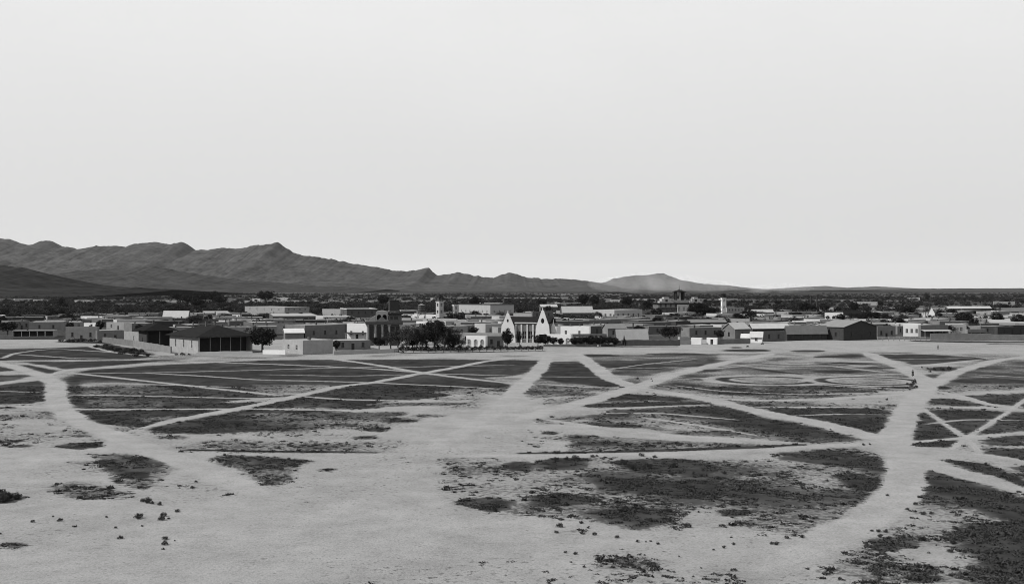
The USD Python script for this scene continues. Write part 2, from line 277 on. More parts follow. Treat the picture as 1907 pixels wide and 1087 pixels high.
 (.95,[(1827,845),(1855,835),(1920,835),(1920,859),(1842,850)]), (.92,[(1749,854),(1835,863),(1855,872),(1920,896),(1920,912),(1865,888),(1820,878),(1779,865)]), (.92,[(1872,868),(1920,868),(1920,882)]),
 (.45,[(1722,870),(1742,873),(1805,895),(1888,918),(1990,945),(1990,1110),(1830,1087),(1790,1050),(1775,1025),(1740,1013),(1706,1016),(1690,1024),(1628,1029),(1603,1006),(1643,971),(1684,943),(1711,913)]),
 (.93,[(1722,871),(1742,874),(1888,920),(1990,950),(1990,1000),(1850,965),(1760,920),(1720,895)]), (.32,[(1690,955),(1790,965),(1770,1000),(1700,990),(1660,985)]), (.82,[(1610,1000),(1700,1000),(1710,1018),(1630,1028)]), (.9,[(1760,990),(1900,960),(1990,1000),(1990,1080),(1840,1060)]),
 (.87,[(1440,761),(1640,761),(1661,776),(1645,809),(1618,809),(1523,781),(1430,766)]),
 (.97,[(1690,633.6),(1925,636.2),(1925,638.4),(1780,637.6),(1700,635.6)]), (.8,[(1840,640),(1925,640.5),(1925,642),(1840,641.2)]), (.9,[(745,656.5),(1012,652.8),(1012,653.8),(850,657.2),(745,658)]), (.9,[(120,634.5),(190,635.5),(230,641),(190,640),(110,637)]), (.75,[(1157,645),(1266,644),(1266,645.4),(1150,646.4)]),  # first strip paints the wall-foot shadow, together with weeds, as dark cover
 (.75,[(1690,1072),(1740,1068),(1760,1078),(1700,1084)]), (.5,ell(1548,1064,16,7)),
]
# round threshing ring beside the upper right fields
ring_c = ground_at(1430, 707.5)
def annulus(c, r0, r1): return Point(*c).buffer(r1).difference(Point(*c).buffer(r0)) if r0 else Point(*c).buffer(r1)
ring2_c = ground_at(1618, 709)
RINGS = [(0.08, annulus(ring_c, 0, 16.0)), (0.98, annulus(ring_c, 9.3, 12.2)), (0.35, annulus(ring_c, 0, 8.0)), (0.08, annulus(ring2_c, 0, 15.5)), (0.95, annulus(ring2_c, 10.2, 12.6)), (0.45, annulus(ring2_c, 0, 8.5))]

# ---------------------------------------------------------------- the ground: one sheet to the horizon, with its plant cover
def spaced(lo, hi, fine_lo, fine_hi, step0, grow):
    a = [fine_lo]
    while a[-1] < fine_hi: a.append(a[-1] + step0(a[-1]))
    up = [a[-1]]; st = step0(a[-1])
    while up[-1] < hi: st *= grow; up.append(up[-1] + st)
    dn = [a[0]]; st = step0(a[0])
    while dn[-1] > lo: st *= grow; dn.append(dn[-1] - st)
    return np.array(dn[:0:-1] + a + up[1:])
gx = spaced(-60000, 60000, -215, 215, lambda v: 0.55, 1.25)
gy = spaced(-60000, 60000, 76, 470, lambda v: 0.30 + 1.5 * ((v - 76) / 394) ** 1.6, 1.10)
GX, GY = np.meshgrid(gx, gy)
P2 = np.stack([GX.ravel(), GY.ravel()], 1)

def warp(p, k=0):
    amp, size, fine = ((3.4, 5.0, 1.5), (6.5, 9.0, 2.2), (2.0, 3.0, 2.6))[k]
    q = np.stack([p[:, 0] / size, p[:, 1] / size, 0 * p[:, 0] + 7 * k], 1)
    q2 = q * 4.3
    return p + amp * np.stack([meshkit.fbm(q, 4, 1) - 0.5, meshkit.fbm(q, 4, 2) - 0.5], 1) + fine * np.stack([meshkit.noise(q2, 3) - 0.5, meshkit.noise(q2, 4) - 0.5], 1)

def cover_at(p):
    """plant cover 0..1 at ground points p"""
    c = np.zeros(len(p))
    near = (np.abs(p[:, 0]) < 260) & (p[:, 1] > 60) & (p[:, 1] < 480)
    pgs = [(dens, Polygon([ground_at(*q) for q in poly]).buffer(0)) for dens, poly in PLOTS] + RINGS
    cc, pnear = np.zeros(near.sum()), p[near]
    thin = lambda g_: 2 * g_.area / g_.length < 3.2
    for k in range(3):          # outlines that fray out over a few metres
        w, ck = warp(p[near], k), np.zeros(near.sum())
        for dens, pg in pgs:
            x0, y0, x1, y1 = pg.bounds
            s = np.nonzero((w[:, 0] > x0) & (w[:, 0] < x1) & (w[:, 1] > y0) & (w[:, 1] < y1))[0]
            if thin(pg) or any(pg is r_[1] for r_ in RINGS):
                wt = pnear[s] + 0.22 * (w[s] - pnear[s])
                ck[s[shapely.contains_xy(pg, wt[:, 0], wt[:, 1])]] = dens
            else:
                ck[s[shapely.contains_xy(pg, w[s, 0], w[s, 1])]] = dens
        cc += ck / 3
    w = warp(p[near])
    pn = p[near]
    tone = 0.6 * meshkit.fbm(np.stack([pn[:, 0] / 9, pn[:, 1] / 9, 0 * pn[:, 0]], 1), 4, 41) + 0.4 * meshkit.fbm(np.stack([pn[:, 0] / 40, pn[:, 1] / 25, 0 * pn[:, 0]], 1), 3, 43)
    cc = np.where(cc > 0, cc + (tone - 0.51) * 2.4 * np.clip(1.2 - cc, 0.22, 0.65) * np.clip(cc * 4, 0, 1), 0)
    base = meshkit.fbm(np.stack([p[near, 0] / 14, p[near, 1] / 14, 0 * p[near, 0]], 1), 4, 9)
    cc = np.maximum(cc, np.clip((base - 0.50) * 0.8, 0, 0.13))
    wp = p[near] + 0.15 * (w - p[near])
    bare = ALLPATHS.buffer(0.1); shapely.prepare(bare)
    cc[shapely.contains_xy(bare, wp[:, 0], wp[:, 1])] = 0.0
    c[near] = cc
    d = p[:, 1]
    far = d > 480
    big = meshkit.fbm(np.stack([p[:, 0] / 300, p[:, 1] / 110, 0 * d], 1), 4, 21)
    c[far] = np.where(d[far] < 900, 0.62 + 0.8 * (big[far] - 0.5), np.clip(0.75 + 2.6 * (big[far] - 0.52), 0.22, 1.0))
    c[far & (d > 6000)] = 0.95
    return np.clip(c, 0, 1)

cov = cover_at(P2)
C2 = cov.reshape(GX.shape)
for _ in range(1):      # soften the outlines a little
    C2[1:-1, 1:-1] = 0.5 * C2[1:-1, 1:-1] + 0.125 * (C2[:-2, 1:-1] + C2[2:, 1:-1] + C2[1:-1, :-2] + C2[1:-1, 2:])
ny, nx = GX.shape
idx = np.arange(nx * ny).reshape(ny, nx)
F = np.stack([idx[:-1, :-1].ravel(), idx[:-1, 1:].ravel(), idx[1:, 1:].ravel(), idx[1:, :-1].ravel()], 1)
ground = UsdGeom.Mesh.Define(stage, '/World/ground'); used['/World/ground'] = 0
ground.CreatePointsAttr(Vt.Vec3fArray.FromNumpy(np.stack([GX.ravel(), GY.ravel(), 0 * GX.ravel()], 1).astype(np.float32)))
ground.CreateFaceVertexCountsAttr(Vt.IntArray.FromNumpy(np.full(len(F), 4, np.int32)))
ground.CreateFaceVertexIndicesAttr(Vt.IntArray.FromNumpy(F.astype(np.int32).ravel()))
ground.CreateSubdivisionSchemeAttr('none')
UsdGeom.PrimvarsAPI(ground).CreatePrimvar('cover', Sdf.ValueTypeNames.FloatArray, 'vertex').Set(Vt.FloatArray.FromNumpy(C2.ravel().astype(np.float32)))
tag(ground.GetPrim(), 'wide dusty plain with trodden bare earth and dark weed-grown plots', kind='structure')

def earth(name, sand, weed):
    n = {'geo': ('geometry', {}), 'att': ('attribute', {'attribute': 'cover'}),
         'na': ('noise_texture', {'scale': 0.32, 'detail': 5.0, 'roughness': 0.65}), 'nb': ('noise_texture', {'scale': 1.7, 'detail': 5.0, 'roughness': 0.65}),
         'nc': ('noise_texture', {'scale': 0.11, 'detail': 4.0, 'roughness': 0.6}), 'nbc': ('mix_float', {'fac': 0.4}), 'nab': ('mix_float', {'fac': 0.45}), 'off': ('math', {'math_type': 'subtract', 'value2': 0.5}), 'amp': ('math', {'math_type': 'multiply', 'value2': 3.2}),
         'sum': ('math', {'math_type': 'add'}), 'th': ('map_range', {'range_type': 'smoothstep', 'from_min': 0.30, 'from_max': 0.62, 'clamp': True}),
         'nm': ('noise_texture', {'scale': 0.09, 'detail': 6.0, 'roughness': 0.6}), 'ng': ('noise_texture', {'scale': 18.0, 'detail': 3.0, 'roughness': 0.8}), 'ms2': ('math', {'math_type': 'multiply_add', 'value2': 0.6, 'value3': -0.3}), 'ms3': ('math', {'math_type': 'add'}), 'nm5': ('math', {'math_type': 'multiply_add', 'value2': 0.45, 'value3': -0.225}), 'nm6': ('math', {'math_type': 'add'}), 'nb5': ('math', {'math_type': 'multiply_add', 'value2': 1.1}), 'na5': ('math', {'math_type': 'multiply_add', 'value2': 0.5, 'value3': -0.30}), 'nf': ('noise_texture', {'scale': 5.5, 'detail': 5.0, 'roughness': 0.7}),
         'ms': ('math', {'math_type': 'add'}), 'sm': ('map_range', {'from_min': 0.7, 'from_max': 1.3, 'to_min': sand * 0.62, 'to_max': sand * 1.28, 'clamp': True}),
         'wm': ('map_range', {'from_min': 0.3, 'from_max': 0.7, 'to_min': weed * 0.35, 'to_max': weed * 1.9, 'clamp': True}),
         'dense': ('map_range', {'from_min': 0.45, 'from_max': 0.95, 'to_min': 1.3, 'to_max': 0.6, 'clamp': True}), 'wd': ('math', {'math_type': 'multiply'}), 'dry': ('math', {'math_type': 'multiply_add', 'value2': 2.4}), 'dr2': ('math', {'math_type': 'add', 'value2': -1.2}), 'thin': ('map_range', {'range_type': 'smoothstep', 'from_min': 0.02, 'from_max': 0.60, 'to_min': 1.0, 'to_max': 0.42, 'clamp': True}), 'ds': ('math', {'math_type': 'multiply'}), 'mix': ('mix_float', {}), 'cc': ('combine_color', {}),
         'bh': ('math', {'math_type': 'add'}), 'b1': ('bump', {'strength': 0.55, 'distance': 0.12}),
         'p': ('principled_bsdf', {'roughness': 1.0, 'specular_ior_level': 0.0})}
    l = [('geo.position', x + '.vector') for x in ('na', 'nb', 'nc', 'nm', 'nf', 'ng')]
    l += [('na.fac', 'nbc.a'), ('nc.fac', 'nbc.b'), ('nbc.result', 'nab.a'), ('nb.fac', 'nab.b'), ('nab.result', 'off.value1'), ('off.value', 'amp.value1'), ('amp.value', 'sum.value1'), ('att.fac', 'sum.value2'), ('sum.value', 'th.value'),
          ('nm.fac', 'nm5.value1'), ('na.fac', 'na5.value1'), ('nb.fac', 'nb5.value1'), ('na5.value', 'nb5.value3'), ('nb5.value', 'nm6.value1'), ('nm5.value', 'nm6.value2'), ('nm6.value', 'ms.value1'), ('nf.fac', 'ms.value2'), ('ng.fac', 'ms2.value1'), ('ms2.value', 'ms3.value1'), ('ms.value', 'ms3.value2'), ('ms3.value', 'sm.value'), ('nbc.result', 'wm.value'),
          ('th.result', 'mix.fac'), ('nb.fac', 'dry.value1'), ('att.fac', 'dry.value3'), ('dry.value', 'dr2.value1'), ('dr2.value', 'thin.value'), ('sm.result', 'ds.value1'), ('thin.result', 'ds.value2'), ('ds.value', 'mix.a'), ('att.fac', 'dense.value'), ('wm.result', 'wd.value1'), ('dense.result', 'wd.value2'), ('wd.value', 'mix.b'), ('mix.result', 'cc.r'), ('mix.result', 'cc.g'), ('mix.result', 'cc.b'), ('cc.color', 'p.base_color'),
          ('nf.fac', 'bh.value1'), ('th.result', 'bh.value2'), ('bh.value', 'b1.height'), ('b1.normal', 'p.normal')]
    return usdkit.material(stage, '/World/Looks/' + name, n, l, surface='p.BSDF')
SAND = 0.165
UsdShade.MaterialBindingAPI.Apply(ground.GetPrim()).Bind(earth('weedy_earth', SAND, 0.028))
M['dust'] = earth('trodden_dust', SAND * 1.04, 0.028)

taken = None
for lab, nm, pg in ribbons:
    pg = pg.buffer(-0.08).buffer(0) if nm == 'footpath' else pg.buffer(-0.25).buffer(0)
    pg = pg if taken is None else pg.difference(taken)
    taken = pg if taken is None else taken.union(pg.buffer(0.001))
    ms = []
    for p in getattr(pg, 'geoms', [pg]):
        if p.geom_type != 'Polygon' or p.area < 0.3: continue
        v, f = trimesh.creation.triangulate_polygon(p.simplify(0.02), engine='earcut')
        ms.append(trimesh.Trimesh(np.column_stack([v, np.full(len(v), 0.008)]), f, process=False))
    if ms:
        obj(nm, join(*ms), 'dust', label=lab or 'narrow pale footpath trodden through the dark weeds of the field', kind='structure', group=None if lab else 'footpaths across the field')

# ---------------------------------------------------------------- mountains
def hills(name, label, D, W, pts, v, seed, rough=1.0, back=1.4, step=2):
    pts = np.array(pts, float)
    px = np.arange(pts[0, 0], pts[-1, 0] + 1, step)
    py = np.interp(px, pts[:, 0], pts[:, 1])
    k = np.array([1, 2, 1]) / 4
    py = np.convolve(np.pad(py, 1, 'edge'), k, 'valid')
    crest = H + (HY - py) * D / FPX
    crest = crest + rough * D / FPX * 4.2 * (meshkit.fbm(np.stack([px / 9, px * 0, px * 0 + seed], -1), 5, seed) - 0.5)
    X = (px - CX) * D / FPX
    S = np.concatenate([np.linspace(0, 1, 60), 1 + np.linspace(0.12, 1, 9)])
    V = np.zeros((len(S), len(px), 3))
    for i, s in enumerate(S):
        y = D + (s - 1) * W if s <= 1 else D + (s - 1) * W * back
        e = s if s <= 1 else 2 - s
        prof = e ** 1.35
        q = np.stack([X / 420 + 0.35 * s, np.full_like(X, (s * W) / 900), X * 0 + seed], -1)
        gully = np.clip(np.abs(meshkit.fbm(q * 1.5, 6, seed + 3) - 0.5) * 3.2, 0, 1)
        z = crest * prof * (1 - 0.42 * rough * (1 - gully) * (1 - e) * min(1, 4 * e))
        V[i] = np.stack([X, np.full_like(X, y), z - (4.0 if e < 0.001 else 0)], -1)
    a = np.arange(len(S) * len(px)).reshape(len(S), len(px))
    f = np.stack([a[:-1, :-1].ravel(), a[:-1, 1:].ravel(), a[1:, 1:].ravel(), a[1:, :-1].ravel()], 1)
    mat = mottled(f'slope_{name}_{seed}', v, 0.75, 0.004, coord='world', fine=0.02)
    obj(name, (V.reshape(-1, 3), f), mat, smooth=False if rough > 0.5 else True, label=label, kind='structure')

hills('mountains', 'long grey mountain range with a sharp summit behind the left half of the town', 12500, 3600,
      [(-420,452),(-250,440),(-120,452),(-40,447),(0,444),(14,444),(30,450),(55,456),(75,449),(90,447),(105,452),(115,459),(135,461),(145,464),(170,459),(200,457.5),(235,459),(255,454),(280,450),(295,451),(315,456),(338,451),(350,456),(362,466),(385,465),(415,462),(440,463),(480,456),(518,452),(530,459),(545,470),(570,477),(620,483),(650,490),(700,498),(740,504),(760,505),(785,501),(798,498),(806,506),(815,512),(830,511),(855,507),(885,513),(920,517),(935,512),(950,508),(965,512),(985,517),(1030,519),(1080,521),(1110,526),(1150,535),(1200,541)], 0.030, 5)
hills('hills', 'low rounded foothills in front of the left mountains', 8200, 2000, [(-420,522),(-200,512),(0,521),(100,511),(150,504),(185,500),(205,497),(225,500),(250,498),(290,497),(310,500),(380,512),(460,522),(560,530),(720,538.5)], 0.022, 11)
hills('hills', 'dark brush-covered hill sloping down from the left edge', 3600, 1100, [(-520,505),(-300,488),(-80,486),(0,493),(40,498),(80,510),(120,522),(160,528),(220,534),(330,540)], 0.014, 17, rough=0.95)
hills('hills', 'pale distant peak fading in haze right of the centre', 27000, 5000, [(1085,540),(1115,527),(1130,525),(1142,518),(1160,516),(1185,513),(1210,511),(1235,508),(1250,515),(1272,522),(1300,527),(1350,531),(1380,535),(1420,541)], 0.035, 23, rough=0.7)
hills('hills', 'dark low wooded rise behind the courthouse tower', 5200, 1200, [(1150,543),(1230,541),(1300,543),(1340,542.5),(1370,540),(1400,538.5),(1430,541),(1460,544)], 0.025, 29, rough=0.4)
hills('hills', 'hazy far hills low on the horizon right of the town tower', 19000, 4000, [(1400,541),(1450,540),(1490,535.5),(1515,533.5),(1535,532),(1560,537),(1575,536),(1610,535),(1632,533.5),(1650,534),(1667,537),(1720,540)], 0.05, 31, rough=0.6)
hills('hills', 'level dark mesa line along the right horizon', 11000, 2500, [(1560,540),(1640,538.6),(1700,537.3),(1800,537),(1907,536.6),(2100,536),(2400,538)], 0.03, 37, rough=0.15)

HZ = usdkit.material(stage, '/World/Looks/haze', {'v': ('principled_volume', {'color': (0.96, 0.96, 0.96), 'density': 0.42e-5, 'anisotropy': 0.2})}, [], volume='v.volume')
obj('haze', box(-70000, 70000, -65000, 70000, -6, 1500), HZ, kind='stuff', label='thin dusty haze over the whole plain')

SM = usdkit.material(stage, '/World/Looks/smoke', {'geo': ('geometry', {}), 'n': ('noise_texture', {'scale': 0.012, 'detail': 4.0}), 'mr': ('map_range', {'from_min': 0.42, 'from_max': 0.75, 'to_min': 0.0, 'to_max': 0.0012, 'clamp': True}),
    'v': ('principled_volume', {'color': (0.97, 0.97, 0.97), 'anisotropy': 0.1})}, [('geo.position', 'n.vector'), ('n.fac', 'mr.value'), ('mr.result', 'v.density')], volume='v.volume')
def puff(label, parts):
    ms = []
    for px, D, w, dep, zc, hz in parts:
        e = m3.Manifold.sphere(1.0, 24).scale((w, dep, hz)).translate((at_depth(px, D), D, zc)); ms.append(e)
    obj('smoke', m3.Manifold.batch_boolean(ms, m3.OpType.Add), SM, smooth=True, kind='stuff', label=label)
puff('pale smoke drifting over the plain behind the courthouse', [(1150, 4300, 120, 150, 40, 34), (1195, 4300, 150, 170, 46, 42), (1250, 4350, 170, 170, 44, 36), (1310, 4350, 150, 160, 34, 26)])
puff('thin pale smoke over the plain left of the smokestacks', [(1420, 4300, 130, 150, 22, 16), (1465, 4300, 110, 140, 26, 20)])

# ---------------------------------------------------------------- buildings
SPOTS = []          # (x, y, radius) of what stands already

def opening(face, u, z, w, h, d0, d1):
    return mbox(u - w / 2, u + w / 2, d0, d1, z, z + h) if face == 'R' else mbox(d0, d1, u - w / 2, u + w / 2, z, z + h)
def slab(face, u, z, w, h, d0, d1):
    return box(u - w / 2, u + w / 2, d0, d1, z, z + h) if face == 'R' else box(d0, d1, u - w / 2, u + w / 2, z, z + h)

def add_window(path, face, u, z, w, h, trim='trim'):
    wp = obj('window', join(slab(face, u, z - 0.12, w + 0.24, 0.12, -0.07, 0.10), slab(face, u, z + 0.004, 0.07, h - 0.01, 0.10, 0.15), slab(face, u, z + h * 0.5 - 0.03, w - 0.02, 0.06, 0.104, 0.146)), trim, path)
    obj('pane', slab(face, u, z + 0.006, w - 0.012, h - 0.012, 0.18, 0.24), 'pane', wp)

def add_door(path, face, u, w, h, mat='wood'):
    dp = obj('door', slab(face, u, 0.02, w - 0.012, h - 0.03, 0.14, 0.22), mat, path)
    obj('handle', slab(face, u + w * 0.36, 1.0, 0.06, 0.2, 0.09, 0.138), 'dark_trim', dp)

def solve(xl, xc, xr, D, yaw, dep):
    c = np.array([at_depth(xc, D), D]); a = math.radians(yaw)
    uR, uL = np.array([math.cos(a), math.sin(a)]), np.array([-math.sin(a), math.cos(a)])
    def length(u, px):
        t = (px - CX) / FPX
        return (t * c[1] - c[0]) / (u[0] - t * u[1])
    LR = length(uR, xr) if xr > xc + 0.5 else dep
    LL = length(uL, xl) if xl < xc - 0.5 else dep
    return c, uR, uL, float(np.clip(LR, 2, 90)), float(np.clip(LL, 2, 90))

def building(name, label, cat, xl, xc, xr, ytop, h=None, yb=None, yaw=40, dep=9.0, wall='adobe', roof='flat', rmat=None, nR=0, nL=0, dR=0, dL=0, storeys=1,
             rise=1.6, ridge='R', chim=0, porch=None, arc=0, cornice=None, group=None, wsize=(1.0, 1.7), pmat='post', over=0.45, size=None, D=None, loggia=None):
    """a house from its two street faces: R (right-hand face, from the near corner xc to xr) and L (left-hand face, from xc back to xl); eaves or parapet seen at ytop"""
    if roof == 'flat' and not size and yb is None: dep = dep * 1.9
    if D is None:
        D = H * FPX / (yb - HY) if yb else (H - h) * FPX / (ytop - HY)
    h = h if (h and not yb) else elev(ytop, D)
    if size: 
        c = np.array([at_depth(xc, D), D]); a = math.radians(yaw); uR, uL = np.array([math.cos(a), math.sin(a)]), np.array([-math.sin(a), math.cos(a)]); LR, LL = size
    else:
        c, uR, uL, LR, LL = solve(xl, xc, xr, D, yaw, dep)
    path = thing(name, label, cat, (c[0], c[1], 0), yaw, group)
    mid = c + uR * LR / 2 + uL * LL / 2
    SPOTS.append((mid[0], mid[1], math.hypot(LR, LL) / 2))
    solid = mbox(0, LR, 0, LL, -0.3, h)
    if roof == 'flat':
        pw = 0.35
        solid = solid - mbox(pw, LR - pw, pw, LL - pw, h - 0.30, h + 1)
    elif roof == 'gable':
        if ridge == 'R':
            tri = m3.CrossSection([[(0, 0), (LL, 0), (LL / 2, rise)]]).extrude(LR).rotate((90, 0, 90)).translate((0, 0, h))
        else:
            tri = m3.CrossSection([[(0, 0), (LR, 0), (LR / 2, rise)]]).extrude(LL).rotate((90, 0, 0)).translate((0, LL, h))
        solid = solid + tri
    cuts, todo = [], []
    for face, nwin, nd, L in (('R', nR, dR, LR), ('L', nL, dL, LL)):
        tot = nwin + nd
        for s in range(storeys):
            base = s * h / storeys
            for k in range(tot):
                u = L * (k + 0.75) / (tot + 0.5)
                ww, hh = min(wsize[0], L / (tot + 1) * 0.6), min(wsize[1], h / storeys * 0.55)
                if s == 0 and k in ((tot // 2,) if nd == 1 else (tot // 3, 2 * tot // 3))[:nd]:
                    dh = min(2.3, h * 0.75)
                    cuts.append(opening(face, u, 0.02, 1.1, dh, -0.5, 0.24)); todo.append(('d', face, u, 0, 1.1, dh))
                else:
                    z = base + h / storeys * 0.30
                    cuts.append(opening(face, u, z, ww, hh, -0.5, 0.26)); todo.append(('w', face, u, z, ww, hh))
    if arc:      # arcade in the left-hand (or only) street face
        n, L, face = abs(arc), (LR if arc > 0 else LL), ('R' if arc > 0 else 'L')
        for k in range(n):
            u, w_ = L * (k + 0.5) / n, L / n * 0.62
            hh = h * 0.5
            cuts.append(opening(face, u, 0.05, w_, hh, -0.5, 2.2))
            cyl = m3.Manifold.cylinder(2.7, w_ / 2, w_ / 2, 16).rotate((-90, 0, 0)).translate((u, -0.5, 0.05 + hh))
            if face == 'L': cyl = m3.Manifold.cylinder(2.7, w_ / 2, w_ / 2, 16).rotate((0, 90, 0)).translate((-0.5, u, 0.05 + hh))
            cuts.append(cyl)
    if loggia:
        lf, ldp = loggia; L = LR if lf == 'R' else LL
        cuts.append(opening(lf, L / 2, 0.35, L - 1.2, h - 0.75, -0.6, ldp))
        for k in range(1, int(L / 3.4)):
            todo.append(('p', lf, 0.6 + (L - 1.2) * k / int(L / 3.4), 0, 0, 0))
    if cuts: solid = solid - m3.Manifold.batch_boolean(cuts, m3.OpType.Add)
    obj('wall', solid, wall, path)
    for k, face, u, z, w, hh in todo:
        if k == 'p': obj('porch_post', slab(face, u, 0.352, 0.16, h - 0.76, 0.02, 0.24), pmat, path)
        elif k == 'w': add_window(path, face, u, z, w, hh, 'dark_trim' if wall in ('wood', 'brick', 'adobe') else 'trim')
        else: add_door(path, face, u, w, hh)
    if loggia: obj('porch_wall', slab(loggia[0], (LR if loggia[0] == 'R' else LL) / 2, 0.352, (LR if loggia[0] == 'R' else LL) - 1.22, h - 0.77, loggia[1] - 0.12, loggia[1] - 0.004), 'wood', path)  # panel added so its dark colour paints the deep shade of the porch
    rng = random.Random(label + str(xl))
    if roof == 'flat':
        rp = obj('roof', box(0.352, LR - 0.352, 0.352, LL - 0.352, h - 0.40, h - 0.15), rmat or 'earth_roof', path)
        top = h - 0.15
    elif roof == 'gable':
        t = 0.14
        if ridge == 'R':
            a, W = math.atan2(rise, LL / 2), LL / 2
            prof = [(-over, -over * rise / W), (W, rise), (LL + over, -over * rise / W), (LL + over, -over * rise / W + t), (W, rise + t), (-over, -over * rise / W + t)]
            rm = m3.CrossSection([prof]).extrude(LR + 2 * over).rotate((90, 0, 90)).translate((-over, 0, h + 0.01))
        else:
            W = LR / 2
            prof = [(-over, -over * rise / W), (W, rise), (LR + over, -over * rise / W), (LR + over, -over * rise / W + t), (W, rise + t), (-over, -over * rise / W + t)]
            rm = m3.CrossSection([prof]).extrude(LL + 2 * over).rotate((90, 0, 0)).translate((0, LL + over, h + 0.01))
        rp = obj('roof', rm, rmat or 'tin', path); top = h + rise * 0.55
    elif roof == 'hip':
        o = over + 0.3
        if LR >= LL: r0, r1 = (LL * 0.36, LL / 2), (LR - LL * 0.36, LL / 2)
        else: r0, r1 = (LR / 2, LR * 0.36), (LR / 2, LL - LR * 0.36)
        z0 = h - 0.05
        v = np.array([(-o, -o, z0), (LR + o, -o, z0), (LR + o, LL + o, z0), (-o, LL + o, z0), (*r0, h + rise), (*r1, h + rise)], float)
        hull = m3.Manifold.hull_points([tuple(p) for p in np.vstack([v, v[:4] - (0, 0, 0.14)])])
        rp = obj('roof', hull, rmat or 'shingle', path); top = h + rise * 0.6
    for k in range(chim):
        u = (rng.uniform(0.2, 0.8) * LR, rng.uniform(0.25, 0.75) * LL)
        if roof == 'hip': u = (LR * (0.42 + 0.16 * k), LL / 2)
        hh = rng.uniform(0.8, 1.3) if roof == 'flat' else rise * 0.45 + 0.9
        obj('chimney', join(box(u[0] - 0.3, u[0] + 0.3, u[1] - 0.3, u[1] + 0.3, top - 0.3, top + hh), box(u[0] - 0.36, u[0] + 0.36, u[1] - 0.36, u[1] + 0.36, top + hh + 0.002, top + hh + 0.12)), 'brick', rp)
    if cornice:
        obj('cornice', mbox(-0.3, LR + 0.3, -0.3, LL + 0.3, h + 0.004, h + 0.45) - mbox(0.3, LR - 0.3, 0.3, LL - 0.3, h - 1, h + 1), cornice, path)
    if porch:
        face = porch[0]; dpt = 2.4 if len(porch) < 2 else porch[1]; L = LR if face == 'R' else LL
        zt = min(h - 0.25, 3.1)
        a = slab(face, L / 2, 0, L, 0.12, -dpt, -0.01)
        v = a.vertices.copy(); out = (v[:, 1] if face == 'R' else v[:, 0]) < -dpt / 2
        v[:, 2] += np.where(out, zt - 0.45, zt); a.vertices = v
        obj('porch_roof', a, porch[2] if len(porch) > 2 else 'tin_dull', path)
        n = max(3, int(L / 3.2))
        for k in range(n):
            u = 0.3 + (L - 0.6) * k / (n - 1)
            obj('porch_post', slab(face, u, 0, 0.18, zt - 0.40, -dpt + 0.1, -dpt + 0.28), pmat, path)
    return path

def row(rows):
    for r in rows:
        r = list(r); kw = r[-1] if isinstance(r[-1], dict) else {}
        if isinstance(r[-1], dict): r.pop()
        building(*r, **kw)

